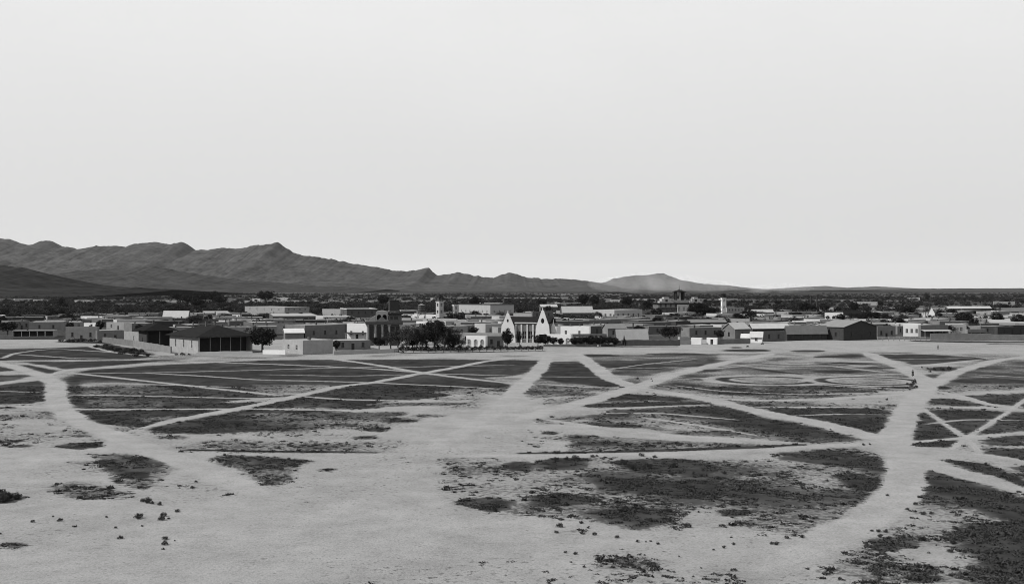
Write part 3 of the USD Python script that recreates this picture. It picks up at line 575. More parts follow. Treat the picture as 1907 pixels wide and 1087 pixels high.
FL = 'flat-roofed houses of the town'
A, HO, BU = 'adobe_house', 'house', 'building'
row([
 # --- left part of the front
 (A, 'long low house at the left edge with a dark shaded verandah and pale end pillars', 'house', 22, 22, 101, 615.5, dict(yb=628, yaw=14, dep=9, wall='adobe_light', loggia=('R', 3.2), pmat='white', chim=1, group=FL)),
 (A, 'pale rough adobe house with bushes against its front, right of the pillared verandah', 'house', 103, 122, 181, 608, dict(yb=634, yaw=-4, dep=10, wall='adobe', nR=2, dR=1, chim=1, group=FL)),
 (A, 'adobe house whose dark shaded front stands left of the hip-roofed dark house', 'house', 160, 181, 229, 615.5, dict(yb=634.5, wall='adobe', nR=1, dR=1, group=FL)),
 (A, 'small sunlit adobe outbuilding with bushes, next to the dark hip-roofed house', 'outbuilding', 231, 268, 276, 620, dict(yb=642, yaw=38, wall='adobe_light', nL=1, group=FL)),
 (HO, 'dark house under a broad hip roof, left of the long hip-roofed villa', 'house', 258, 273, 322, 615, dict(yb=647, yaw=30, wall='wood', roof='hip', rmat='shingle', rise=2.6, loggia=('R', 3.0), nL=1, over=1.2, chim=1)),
 (A, 'bright white flat house far back at the left, longest of the white roofs there', 'house', 148, 150, 190, 588.5, dict(h=4.6, yaw=-22, wall='white', rmat='tin', nR=2, group=FL)),
 (A, 'small white house beside the dark round bush at the left', 'house', 154, 156, 178, 601, dict(h=4.2, yaw=-22, wall='white', nR=1, group=FL)),
 (A, 'pale house with one wide dark opening right of the dark round bush', 'house', 196, 198, 242, 599.5, dict(h=4.2, yaw=-22, wall='cream', nR=2, dR=1, group=FL)),
 (A, 'white house end cut by the left edge of the view', 'house', -30, -25, 10, 587, dict(h=4.6, yaw=30, wall='white', nR=2, group=FL)),
 (A, 'grey adobe house in the second row above the bushy pale adobe front', 'house', 102, 106, 136, 596, dict(h=4.0, yaw=20, wall='adobe', nR=1, group=FL)),
 (A, 'long pale adobe house behind the pillared verandah', 'house', 40, 62, 102, 599, dict(h=3.9, yaw=15, wall='adobe_light', nR=2, chim=1, group=FL)),
 (A, 'long dark-fronted house in the far left row', 'house', 84, 88, 128, 589, dict(h=4.0, yaw=20, wall='brick', rmat='earth_roof', nR=3, group=FL)),
 (A, 'low grey house right of the longest white roof at the left', 'house', 192, 196, 243, 589.5, dict(h=4.0, yaw=25, wall='adobe', nR=2, group=FL)),
 (A, 'long low house whose dark front lies left below the bright gabled roof', 'house', 245, 270, 319, 592, dict(h=4.2, yaw=30, wall='brick', nR=3, dR=1, group=FL)),
 (HO, 'house with a bright white gabled roof at the back of the left half', 'house', 302, 304, 350, 587, dict(h=4.4, yaw=-16, wall='adobe_light', roof='gable', ridge='R', rise=3.0, rmat='tin', nR=3, dep=11)),
 (A, 'small adobe house half hidden between the two dark hip roofs', 'house', 318, 322, 347, 604, dict(h=4.2, yaw=-22, wall='cream', nR=1, chim=1, group=FL)),
 # --- the villa and its neighbours
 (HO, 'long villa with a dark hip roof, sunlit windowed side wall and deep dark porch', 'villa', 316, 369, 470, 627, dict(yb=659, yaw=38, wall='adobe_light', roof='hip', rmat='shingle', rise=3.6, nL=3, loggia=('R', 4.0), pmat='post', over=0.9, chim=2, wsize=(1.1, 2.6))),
 (A, 'front adobe house with two dark windows in its sunlit side and a blank dark front', 'house', 526, 564, 620, 634, dict(yb=660, wall='adobe_light', nL=2, rmat='earth_roof', chim=2, wsize=(1.2, 1.6), group=FL)),
 (A, 'large adobe house with a dark front and one window, behind the two-window house', 'house', 531, 568, 642, 605.5, dict(yb=631, wall='adobe', nR=3, rmat='earth_roof', chim=1, group=FL)),
 (HO, 'small house with a pale lean roof right of the big dark round tree', 'house', 528, 531, 566, 620, dict(h=3.2, yaw=14, wall='adobe', roof='gable', ridge='R', rise=1.5, rmat='tin')),
 (A, 'adobe house showing a dark square front above the villa roof', 'house', 424, 427, 459, 597.5, dict(h=5.2, yaw=30, wall='brick', nR=1, group=FL)),
 (A, 'long pale adobe house whose flat roof runs right behind the big dark tree', 'house', 459, 473, 565, 602, dict(h=4.6, yaw=10, wall='adobe_light', rmat='earth_roof', nR=4, chim=2, dep=14, group=FL)),
 (BU, 'two-storey building with pale long front and darker windowed end, far behind the villa', 'building', 456, 530, 576, 572, dict(h=8.0, yaw=42, wall='adobe_light', nR=4, nL=5, storeys=2, group='two-storey buildings of the town')),
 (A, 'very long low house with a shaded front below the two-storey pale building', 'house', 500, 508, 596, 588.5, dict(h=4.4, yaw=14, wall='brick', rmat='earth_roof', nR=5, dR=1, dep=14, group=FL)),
 (A, 'small white cube house above the villa roof', 'house', 428, 432, 447, 586, dict(h=4.4, yaw=-22, wall='white', nR=1, group=FL)),
 (A, 'long dark-fronted house in the row just above the villa chimneys', 'house', 316, 326, 412, 594, dict(h=4.2, yaw=14, wall='brick', rmat='earth_roof', nR=4, dR=1, dep=12, group=FL)),
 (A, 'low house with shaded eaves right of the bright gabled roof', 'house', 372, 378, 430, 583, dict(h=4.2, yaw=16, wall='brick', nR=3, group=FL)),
 (A, 'grey adobe house directly behind the ridge of the villa', 'house', 340, 348, 424, 602.5, dict(h=4.4, yaw=14, wall='adobe', rmat='earth_roof', nR=3, chim=2, group=FL)),
 (A, 'small front adobe house with a flat roof behind the low white wall', 'house', 612, 624, 690, 634, dict(yb=652, yaw=20, wall='adobe', rmat='earth_roof', nR=2, dR=1, group=FL)),
 (A, 'cream house with a dark awning left of the tall columns', 'house', 636, 646, 684, 602, dict(yb=632, yaw=-22, wall='white', nR=2, dR=1, porch=('R', 2.0, 'wood'), group=FL)),
 (A, 'pale stepped block at the left of the brick building with the light cornice', 'house', 596, 600, 637, 575, dict(h=7.2, yaw=-22, wall='cream', nR=1, group=FL)),
 (BU, 'two-storey dark building with a pale cornice and a row of windows', 'building', 634, 646, 702, 576, dict(h=8.2, yaw=18, wall='brick', nR=4, nL=1, storeys=2, cornice='trim', group='two-storey buildings of the town')),
 (A, 'light adobe house with small dark windows below the cornice building', 'house', 588, 602, 660, 590, dict(h=5.0, yaw=16, wall='cream', nR=4, chim=2, group=FL)),
 # --- centre
 (A, 'very long bright flat roof at the back right of the dark water tank', 'house', 744, 748, 818, 585, dict(h=4.6, yaw=-22, wall='white', rmat='tin', nR=4, dep=16, group=FL)),
 (A, 'long bright flat roof right below the far bell tower', 'house', 742, 748, 850, 592, dict(h=4.4, yaw=-22, wall='cream', rmat='tin', nR=5, dep=16, group=FL)),
 (A, 'small white block showing between the bare trees', 'house', 772, 775, 796, 598, dict(h=5.0, yaw=-22, wall='white', nR=1, group=FL)),
 (BU, 'long far building with pale arched-window front and dark cornice', 'building', 854, 913, 957, 567.5, dict(h=9.0, yaw=42, wall='cream', nL=7, nR=4, cornice='dark_trim', group='two-storey buildings of the town')),
 (A, 'grey adobe house behind the grove at its right end', 'house', 846, 858, 925, 600, dict(h=5.0, yaw=16, wall='adobe', rmat='earth_roof', nR=3, chim=1, group=FL)),
 (A, 'pale house with a dark side left of the first white gable', 'house', 884, 904, 935, 603, dict(h=5.4, yaw=34, wall='cream', nR=2, group=FL)),
 (A, 'far pale flat house below the long arched-window building', 'house', 858, 866, 930, 586, dict(h=4.8, yaw=-22, wall='cream', rmat='earth_roof', nR=4, group=FL)),
 (A, 'white arcaded house with three dark arches behind the fence', 'house', 866, 868, 904, 625, dict(yb=646, yaw=-22, dep=10, wall='white', arc=3, group=FL)),
 (A, 'grey house with a wide dark doorway right of the three white arches', 'house', 904, 905.5, 938, 626, dict(yb=646, yaw=14, dep=10, wall='adobe', dR=1, nR=1, group=FL)),
 (A, 'long roof of a low house above the three white arches', 'house', 836, 840, 934, 619, dict(h=4.6, yaw=-16, wall='adobe_light', rmat='earth_roof', nR=2, dep=10, group=FL)),
 (BU, 'school-like pale building with a row of dark windows between the white gables', 'building', 952, 956, 990, 583, dict(h=7.5, yaw=-22, wall='cream', nR=5, wsize=(1.4, 2.4), group='two-storey buildings of the town')),
 (BU, 'plain dark brick block behind the second white gable', 'building', 989, 992, 1030, 580, dict(h=7.8, yaw=20, wall='brick', nR=3, storeys=2, group='two-storey buildings of the town')),
 (HO, 'long house with a light gabled roof far right of the second white gable', 'house', 1044, 1048, 1104, 581, dict(h=6.0, yaw=14, wall='brick', roof='gable', ridge='R', rise=3.8, rmat='tin', nR=4, dep=13)),
 (BU, 'pale building with four tall windows and a dark balconied side', 'building', 1102, 1144, 1196, 577, dict(h=8.0, yaw=44, wall='cream', nL=4, nR=5, storeys=1, wsize=(1.6, 3.0), group='two-storey buildings of the town')),
 (HO, 'house with a pale low roof left of the long light gabled roof', 'house', 1004, 1008, 1038, 571, dict(h=5.5, yaw=14, wall='brick', roof='gable', rise=2.0, rmat='tin', nR=2)),
 (A, 'long white house right of the second white gable', 'house', 1032, 1035, 1098, 607, dict(h=5.2, yaw=-22, wall='white', rmat='tin', nR=2, dep=14, chim=1, group=FL)),
 (A, 'white house with dark doorways behind the row of dark bushes', 'house', 1012, 1016, 1063, 622, dict(yb=643, yaw=-22, dep=8, wall='white', arc=4, group=FL)),
 (A, 'grey house wall over the dark bushes, right of the white doorways', 'house', 1062, 1064, 1130, 622, dict(yb=642, yaw=14, dep=9, wall='adobe', nR=3, porch=('R', 2.4, 'tin_dull'), group=FL)),
 (HO, 'grey gable house right behind the end of the dark hedge', 'house', 1122, 1132, 1166, 611, dict(h=4.0, yaw=22, wall='adobe', roof='gable', rise=1.8, rmat='tin_dull', nR=2)),
 (HO, 'house with a smooth light sloping roof behind the long dark wall', 'house', 1147, 1150, 1206, 628, dict(h=3.2, yaw=14, wall='brick', roof='gable', ridge='R', rise=3.0, rmat='tin', nR=3, dep=11, chim=0)),
 (A, 'dark long house in the row above the smooth light roof', 'house', 1160, 1172, 1250, 600, dict(h=4.6, yaw=14, wall='brick', rmat='earth_roof', nR=4, group=FL)),
 (A, 'dark house block below the courthouse', 'house', 1240, 1256, 1290, 590, dict(h=5.6, yaw=30, wall='wood', nR=2, rmat='tin_dull', group=FL)),
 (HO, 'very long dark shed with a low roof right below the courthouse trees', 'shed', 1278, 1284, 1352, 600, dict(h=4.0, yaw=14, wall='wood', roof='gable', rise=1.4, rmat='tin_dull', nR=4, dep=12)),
 (A, 'low grey house above the small white sheds', 'house', 1268, 1284, 1344, 610, dict(h=4.4, yaw=16, wall='adobe', rmat='earth_roof', nR=3, chim=1, group=FL)),
 (A, 'first of the small white sheds at the front, left of the dark opening', 'shed', 1286, 1287, 1306, 628.5, dict(yb=641, yaw=-22, dep=6, wall='white', group=FL)),
 (A, 'second small white shed at the front, right of the dark opening', 'shed', 1315, 1316, 1335, 628.5, dict(yb=641, yaw=-22, dep=6, wall='white', dR=1, group=FL)),
 (A, 'tiny sunlit adobe hut at the right end of the long dark wall', 'hut', 1265, 1266, 1286, 627, dict(yb=640, yaw=14, dep=6, wall='adobe_light', group=FL)),
 (HO, 'narrow grey gabled house with a pale roof right of the small white sheds', 'house', 1346, 1369, 1396, 612, dict(yb=632, yaw=40, wall='adobe', roof='gable', ridge='R', rise=2.4, rmat='tin', nR=1, nL=1)),
 (HO, 'little white shed with a bright pitched roof left of the dark adobe store', 'shed', 1378, 1381, 1396, 627, dict(yb=637, yaw=-22, wall='white', roof='gable', rise=1.2, rmat='tin', dep=5)),
 (HO, 'white cottage with a bright pitched roof touching the dark adobe store', 'cottage', 1394, 1398, 1419, 625, dict(yb=638, yaw=-22, wall='white', roof='gable', rise=1.6, rmat='tin', dep=6, nR=1)),
 (A, 'grey-dark adobe store left of the long dark shed', 'store', 1410, 1419, 1463, 617, dict(yb=636, yaw=24, wall='brick', nR=2, rmat='tin_dull', group=FL)),
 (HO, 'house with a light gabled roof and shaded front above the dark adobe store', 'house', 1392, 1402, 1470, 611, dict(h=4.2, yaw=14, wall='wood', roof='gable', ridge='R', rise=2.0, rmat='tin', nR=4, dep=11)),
 # --- right part
 (HO, 'long low dark shed stretching left of the big dark barn', 'shed', 1461, 1466, 1540, 618.5, dict(yb=634, yaw=14, wall='wood', roof='gable', ridge='R', rise=2.6, rmat='tin_dull', nR=4, dep=12)),
 (HO, 'big dark barn with its gable end to the right', 'barn', 1524, 1571, 1633, 609, dict(yb=634, yaw=36, wall='wood', roof='gable', ridge='L', rise=2.6, rmat='tin_dull', dR=1, nR=2, nL=2)),
 (HO, 'white gabled cottage front with a small window above the long dark shed', 'cottage', 1500, 1503, 1535, 606, dict(h=4.6, yaw=-22, wall='white', roof='gable', ridge='L', rise=1.2, rmat='tin', nR=2, dep=9)),
 (BU, 'white building with dark arched openings behind the big dark barn', 'building', 1532, 1536, 1570, 582, dict(h=6.4, yaw=-22, wall='white', arc=3, group='two-storey buildings of the town')),
 (HO, 'cream house with a dark roof joined right of the white arched openings', 'house', 1570, 1571, 1603, 583, dict(h=6.0, yaw=-22, wall='cream', roof='gable', ridge='R', rise=2.0, rmat='shingle', nR=4, dep=9)),
 (A, 'low house with a bright narrow roof right of the big dark barn', 'house', 1610, 1614, 1654, 600, dict(h=4.6, yaw=-22, wall='cream', rmat='tin', nR=2, group=FL)),
 (A, 'grey house with dark windows behind the rail fence', 'house', 1628, 1634, 1668, 607, dict(yb=630, yaw=14, wall='adobe', nR=2, dR=1, group=FL)),
 (A, 'bright white house front with dark windows at the right', 'house', 1678, 1682, 1714, 603, dict(yb=626, yaw=-22, dep=12, wall='white', nR=3, wsize=(1.0, 1.8), group=FL)),
 (A, 'long house with a bright roof and deep dark porch right of the white front', 'house', 1714, 1715, 1766, 605, dict(yb=627, yaw=14, dep=11, wall='adobe', rmat='tin', nR=3, dR=1, porch=('R', 3.0, 'tin'), group=FL)),
 (A, 'small house with a long dark opening under the round tree at the right', 'house', 1800, 1802, 1836, 613, dict(h=4.2, yaw=14, wall='adobe', nR=2, dR=1, porch=('R', 2.5, 'wood'), group=FL)),
 (A, 'long low dark-fronted house at the right edge', 'house', 1852, 1858, 1925, 609, dict(h=4.2, yaw=14, wall='wood', rmat='earth_roof', nR=4, group=FL)),
 (A, 'pale long house above the dark-fronted one at the right edge', 'house', 1838, 1846, 1925, 600, dict(h=4.4, yaw=-22, wall='cream', rmat='earth_roof', nR=4, group=FL)),
 (A, 'low pale house between the round tree and the big spreading tree', 'house', 1760, 1768, 1800, 604, dict(h=4.4, yaw=-16, wall='adobe_light', nR=2, group=FL)),
 (HO, 'far long pale roof near the right edge below the plain', 'house', 1760, 1766, 1846, 574, dict(h=4.8, yaw=14, wall='brick', roof='gable', rise=1.6, rmat='tin', nR=5, dep=12)),
 (HO, 'house with a broad grey roof at the far right edge', 'house', 1862, 1868, 1915, 579, dict(h=4.6, yaw=14, wall='brick', roof='gable', rise=2.4, rmat='tin_dull', nR=3, dep=12)),
 (A, 'far pale house under the twin smokestacks', 'house', 1520, 1526, 1552, 572, dict(h=5.0, yaw=-22, wall='cream', nR=3, group=FL)),
 (A, 'long pale low house left of the white arched openings', 'house', 1440, 1448, 1536, 592, dict(h=4.8, yaw=14, wall='adobe', rmat='earth_roof', nR=5, chim=1, dep=12, group=FL)),
 (HO, 'house with a light roof edge and dark front right of the tall white tower', 'house', 1398, 1402, 1440, 581, dict(h=5.0, yaw=14, wall='wood', roof='gable', rise=1.8, rmat='tin', nR=3, dep=12)),
 (A, 'pale house right of the light-edged roof by the white tower', 'house', 1438, 1442, 1468, 581, dict(h=5.0, yaw=-22, wall='cream', nR=3, group=FL)),
 (A, 'pale long roofed house under the white tower trees', 'house', 1330, 1338, 1396, 593, dict(h=4.8, yaw=-22, wall='cream', rmat='tin', nR=4, group=FL)),
 (HO, 'tall pale gable beside the wind pump', 'house', 1724, 1727, 1742, 586, dict(h=4.0, yaw=-22, wall='white', roof='gable', ridge='L', rise=5.6, rmat='tin_dull', dep=10, over=0.2)),
 (A, 'low pale house left of the wind pump', 'house', 1640, 1646, 1700, 590, dict(h=4.6, yaw=14, wall='adobe', rmat='earth_roof', nR=3, group=FL)),
])

# --- special buildings -------------------------------------------------------
def frame(name, label, cat, px, D, yaw, group=None):
    SPOTS.append((at_depth(px, D), D, 9.0))
    return thing(name, label, cat, (at_depth(px, D), D, 0), yaw, group)

def mission():
    """twin-gabled white hall facing the field"""
    D = 452.0; k = D / FPX
    p = frame('twin_gabled_hall', 'hall with two tall white curved gables and a grey windowed wall between them', 'hall', 979, D, -14)
    X = lambda px: (px - 979) * k
    Z = lambda py: elev(py, D)
    def gable(cx, yt, ysh, hw_top, hw_sh, hw_base, label):
        c, b = X(cx), Z(ysh)
        pts = [(c - hw_base * k, -0.3), (c + hw_base * k, -0.3), (c + hw_sh * k, b)]
        for t in np.linspace(0.15, 1, 6): pts.append((c + k * (hw_sh + (hw_top - hw_sh) * t ** 0.92), b + (Z(yt) - b) * t))
        for t in np.linspace(1, 0.15, 6): pts.append((c - k * (hw_sh + (hw_top - hw_sh) * t ** 0.92), b + (Z(yt) - b) * t))
        pts.append((c - hw_sh * k, b))
        return m3.CrossSection([pts]).extrude(0.7).rotate((90, 0, 0)).translate((0, -0.2, 0))
    for cx, yt, ysh, wl in ((945.5, 584, 607, 1.3), (1012, 578, 606, 2.1)):
        s = gable(cx, yt, ysh, 2.0, 12, 15, '')
        zc = Z(597)
        hole = m3.Manifold.cylinder(3, 0.42 * wl, 0.42 * wl, 20).scale((0.8, 1.25, 1)).rotate((90, 0, 0)).translate((X(cx), 1.0, zc))
        d0 = mbox(X(cx) - 1.6, X(cx) + 1.6, -2, 2, 0, 3.4)
        gp = obj('gable', s - hole - d0, 'white', p)
        obj('window', box(X(cx) - 0.40 * wl, X(cx) + 0.40 * wl, -0.19, -0.1, zc - 0.6 * wl, zc + 0.6 * wl), 'pane', gp)
        obj('finial', join(tube((X(cx), -0.5, Z(yt) - 0.1), (X(cx), -0.5, Z(yt) + 1.3), 0.22, 0.08), box(X(cx) - 0.5, X(cx) + 0.5, -0.75, -0.25, Z(yt) - 0.3, Z(yt) + 0.05)), 'white', gp)
        obj('door', box(X(cx) - 1.6, X(cx) + 1.6, -0.15, -0.06, 0.01, 3.38), 'wood', p)
    L, R_, top = X(932), X(1027), Z(602)
    body = mbox(L, R_, 0, 14, -0.3, top)
    cuts = []
    for i in range(4): cuts.append(mbox(X(965.5 + i * 11) - 0.8, X(965.5 + i * 11) + 0.8, -1, 0.3, 1.4, 4.6))
    obj('wall', body - m3.Manifold.batch_boolean(cuts, m3.OpType.Add), 'adobe', p)
    for i in range(4): add_window(p, 'R', X(965.5 + i * 11), 1.4, 1.6, 3.2)
    for i in range(5): obj('pilaster', box(X(960 + i * 11) - 0.3, X(960 + i * 11) + 0.3, -0.22, -0.002, 0, top - 0.4), 'trim', p)
    obj('cornice', box(X(958), X(1000), -0.35, 0.3, top + 0.003, top + 0.4), 'trim', p)
    rf = m3.CrossSection([[(-0.2, 0), (14.4, 0), (7.1, 2.6)]]).extrude(R_ - L - 1).rotate((90, 0, 90)).translate((L + 0.5, 0, top + 0.01))
    obj('roof', rf, 'shingle', p)
    obj('low_wing', mbox(X(1027), X(1037), 0.5, 9, -0.3, Z(608)) - mbox(X(1031) - 0.7, X(1031) + 0.7, 0, 0.8, 1.3, 4), 'white', p)
    obj('pinnacle', m3.CrossSection([[(X(1026.5), Z(608)), (X(1034.5), Z(608)), (X(1031.5), Z(602)), (X(1030.8), Z(594)), (X(1030), Z(602))]]).extrude(0.6).rotate((90, 0, 0)).translate((0, 1.2, 0.004)), 'white', p)
mission()

def columned():
    """ornate two-tier facade with tall light columns and a belfry"""
    D = 428.0; k = D / FPX
    p = frame('columned_church', 'ornate two-tier church front with tall light columns and a twin-arched belfry', 'church', 714, D, 6)
    X = lambda px: (px - 714) * k
    Z = lambda py: elev(py, D)
    zt, ze = Z(604), Z(598.5)
    body = mbox(X(683), X(748), 0, 16, -0.3, zt)
    cuts = [mbox(X(c) - 0.75, X(c) + 0.75, -1, 0.5, 2.0, zt - 0.8) for c in (692, 706, 718, 731, 741)] + [mbox(X(712) - 1.0, X(712) + 1.0, -1, 0.5, 0, 3.2)]
    obj('wall', body - m3.Manifold.batch_boolean(cuts, m3.OpType.Add), 'adobe', p)
    for c in (692, 706, 718, 731, 741):
        w = obj('window', box(X(c) - 0.74, X(c) + 0.74, 0.25, 0.33, 2.01 if c != 706 and c != 718 else 3.3, zt - 0.81), 'pane', p)
    obj('door', box(X(712) - 0.98, X(712) + 0.98, 0.36, 0.45, 0.01, 3.18), 'wood', p)
    for c in (685, 699, 712, 724.5, 746):
        col = join(trimesh.creation.cylinder(0.42, zt - 0.9, sections=14).apply_translation((X(c), -0.9, (zt - 0.9) / 2 + 0.4)), box(X(c) - 0.6, X(c) + 0.6, -1.5, -0.3, 0, 0.42), box(X(c) - 0.58, X(c) + 0.58, -1.48, -0.32, zt - 0.5, zt - 0.01))
        obj('column', col, 'cream', p)
    obj('entablature', mbox(X(681), X(750), -1.7, 16.3, zt + 0.003, ze), 'brick', p)
    obj('pediment', m3.CrossSection([[(X(700), ze), (X(723), ze), (X(711.5), ze + 2.0)]]).extrude(0.7).rotate((90, 0, 0)).translate((0, -0.9, 0.004)), 'adobe', p)
    zb = Z(582)
    bel = mbox(X(700), X(722), 0.5, 5, ze + 0.004, zb) + m3.Manifold.cylinder(4.5, (X(722) - X(700)) / 2, (X(722) - X(700)) / 2, 28).scale((1, 0.35, 1)).rotate((-90, 0, 0)).translate((X(711), 0.5, zb - 0.01))
    cut = []
    for c in (706, 716.2):
        w = 0.85
        cut += [mbox(X(c) - w, X(c) + w, 0, 6, ze + 0.6, zb - 1.6), m3.Manifold.cylinder(7, w, w, 18).rotate((-90, 0, 0)).translate((X(c), -0.5, zb - 1.6))]
    obj('belfry', bel - m3.Manifold.batch_boolean(cut, m3.OpType.Add), 'cream', p)
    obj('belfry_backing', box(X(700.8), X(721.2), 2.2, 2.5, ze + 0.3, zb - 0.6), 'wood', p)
    tw = mbox(X(723.5), X(748), 0.8, 8, ze + 0.004, Z(586)) - mbox(X(737) - 0.8, X(737) + 0.8, 0, 2, ze + 0.8, Z(589)) - mbox(X(729) - 0.5, X(729) + 0.5, 0, 2, ze + 0.8, Z(589))
    obj('upper_storey', tw, 'adobe', p)
    obj('window', box(X(737) - 0.79, X(737) + 0.79, 1.2, 1.3, ze + 0.81, Z(589) - 0.01), 'pane', p)
    obj('window', box(X(729) - 0.49, X(729) + 0.49, 1.2, 1.3, ze + 0.81, Z(589) - 0.01), 'pane', p)
    obj('upper_roof', mbox(X(722.5), X(750), 0.2, 9, Z(586) + 0.004, Z(584)), 'shingle', p)
    lw = m3.CrossSection([[(X(684), ze), (X(699.5), ze), (X(699.5), Z(587)), (X(691), Z(592))]]).extrude(3).rotate((90, 0, 0)).translate((0, 4, 0.004))
    obj('side_gable', lw, 'cream', p)
columned()

def courthouse():
    D = 850.0; k = D / FPX
    p = frame('courthouse', 'big three-storey courthouse with pale attic gables, dark eaves and a dark lookout tower', 'courthouse', 1268, D, 3)
    SPOTS.append((at_depth(1268, D), D, 24))
    X = lambda px: (px - 1268) * k
    Z = lambda py: elev(py, D)
    ze = Z(566)
    body = mbox(X(1225), X(1310), 0, 22, -0.3, ze)
    cuts, wins = [], []
    for s in range(3):
        for i in range(9):
            u = X(1230 + i * 9.4); z = 1.4 + s * ze / 3
            cuts.append(mbox(u - 0.7, u + 0.7, -1, 0.35, z, z + 2.2)); wins.append((u, z))
    obj('wall', body - m3.Manifold.batch_boolean(cuts, m3.OpType.Add), 'brick', p)
    for u, z in wins: add_window(p, 'R', u, z, 1.4, 2.2)
    zf = ze * 2 / 3 + 0.9
    fr = [mbox(X(1230 + i * 9.4) - 0.72, X(1230 + i * 9.4) + 0.72, -1, 1, 0, ze) for i in range(9)]
    fm = (mbox(X(1225), X(1260.5), -0.22, -0.004, zf, zf + 3.4) + mbox(X(1282.5), X(1296), -0.22, -0.004, zf, zf + 3.4)) - m3.Manifold.batch_boolean(fr, m3.OpType.Add)
    obj('frieze', fm, 'cream', p)
    obj('entrance_bay', mbox(X(1261), X(1282), -2.5, -0.004, -0.3, ze - 0.3) - mbox(-1.5, 1.5, -3, -1.5, 0, 3.5) - mbox(-2.6, -1.2, -3, -2.0, 5, 8) - mbox(1.2, 2.6, -3, -2.0, 5, 8), 'cream', p)
    obj('door', box(-1.49, 1.49, -1.8, -1.6, 0.01, 3.48), 'wood', p)
    obj('eaves', mbox(X(1223), X(1312), -1.6, 23, ze + 0.004, ze + 0.9), 'shingle', p)
    zg = Z(553.5)
    for a, b in ((1228, 1254), (1284, 1308)):
        g_ = m3.CrossSection([[(X(a), ze + 0.9), (X(b), ze + 0.9), (X(b), ze + 2.2), (X(b) - 1.6, ze + 2.2), (X(b) - 1.6, zg - 1.1), (X(b) - 3.4, zg - 1.1), (X(b) - 3.4, zg), (X(a) + 3.4, zg), (X(a) + 3.4, zg - 1.1), (X(a) + 1.6, zg - 1.1), (X(a) + 1.6, ze + 2.2), (X(a), ze + 2.2)]]).extrude(9).rotate((90, 0, 0)).translate((0, 8.5, 0.004))
        m_ = (X(a) + X(b)) / 2
        gp = obj('attic_gable', g_ - mbox(m_ - 1, m_ + 1, -2, 0, ze + 1.6, zg - 1.6), 'cream', p)
        obj('window', box(m_ - 0.98, m_ + 0.98, -0.3, -0.15, ze + 1.61, zg - 1.61), 'pane', gp)
    obj('attic', mbox(X(1252), X(1286), 1.2, 16, ze + 0.905, Z(559)), 'adobe_light', p)
    zt = Z(543)
    for sx in (-1, 0, 1):
        for sy in (0, 1):
            if sx or sy == 0: obj('tower_post', box(sx * 3.0 - 0.55, sx * 3.0 + 0.55, 3 + sy * 5.5, 4.1 + sy * 5.5, Z(559) + 0.004, zt), 'cream' if sx == 0 else 'wood', p)
    obj('tower_core', box(0.7, 2.3, 4.3, 8.3, Z(559) + 0.004, zt - 0.01), 'wood', p)
    rv = np.array([(-4.6, 1.8, zt), (4.6, 1.8, zt), (4.6, 10.2, zt), (-4.6, 10.2, zt), (0, 6, zt + 1.6)])
    obj('tower_roof', m3.Manifold.hull_points([tuple(v) for v in np.vstack([rv, rv[:4] - (0, 0, 0.35)])]), 'shingle', p)
    obj('flagpole', join(tube((0, 6, zt + 1.5), (0, 6, Z(530)), 0.13, 0.07)), 'dark_trim', p)
    obj('chimney', box(X(1292) - 0.6, X(1292) + 0.6, 10, 11.2, ze + 0.9, Z(556)), 'brick', p)
courthouse()

def tower(name, label, cat, px, D, w, yt, body='cream', cap='shingle', caph=2.0, spire=None, yaw=20, belfry=True):
    p = frame(name, label, cat, px, D, yaw, None)
    h = elev(yt, D)
    s = mbox(-w / 2, w / 2, -w / 2, w / 2, -0.3, h)
    cuts = []
    for z in ([h - 3.0] + ([h * 0.45] if h > 9 else [])):
        cuts += [mbox(-w * 0.2, w * 0.2, -w, w, z, z + 2.0), mbox(-w, w, -w * 0.2, w * 0.2, z, z + 2.0)]
    obj('shaft', s - m3.Manifold.batch_boolean(cuts, m3.OpType.Add), body, p)
    obj('belt', mbox(-w / 2 - 0.25, w / 2 + 0.25, -w / 2 - 0.25, w / 2 + 0.25, h + 0.004, h + 0.35), 'trim' if body != 'wood' else 'dark_trim', p)
    top = h + 0.354
    if belfry:
        for sx in (-1, 1):
            for sy in (-1, 1): obj('belfry_post', box(sx * w * 0.4 - 0.22, sx * w * 0.4 + 0.22, sy * w * 0.4 - 0.22, sy * w * 0.4 + 0.22, top, top + 2.2), 'dark_trim', p)
        obj('bell', trimesh.creation.cylinder(0.5, 0.9, sections=12).apply_translation((0, 0, top + 1.5)), 'dark_trim', p)
        top += 2.204
    a = w / 2 + 0.45
    rv = np.array([(-a, -a, top), (a, -a, top), (a, a, top), (-a, a, top), (0, 0, top + caph)])
    obj('cap', m3.Manifold.hull_points([tuple(v) for v in np.vstack([rv, rv[:4] + (0, 0, 0.2)])]), cap, p)
    if spire: obj('spire', tube((0, 0, top + caph - 0.2), (0, 0, elev(spire, D)), 0.35, 0.06), cap, p)
    return p
tower('bell_tower', 'tall white tower with a dark open belfry right of the courthouse', 'tower', 1347.5, 860, 3.3, 555, 'white', yaw=6, caph=1.4)
tower('bell_tower', 'far pale bell tower with a dark side and thin spire behind the long bright roofs', 'tower', 819, 720, 3.6, 562, 'cream', spire=549, yaw=42, caph=2.4)
tower('bell_tower', 'short pale tower with a small cap at the left end of the arched-window building', 'tower', 847.5, 720, 2.8, 568, 'cream', yaw=30, caph=1.4)
row([(BU, 'pale two-storey building at the foot of the tall white tower', 'building', 1351, 1354, 1386, 573, dict(D=862, yaw=8, wall='cream', nR=5, storeys=2, group='two-storey buildings of the town'))])

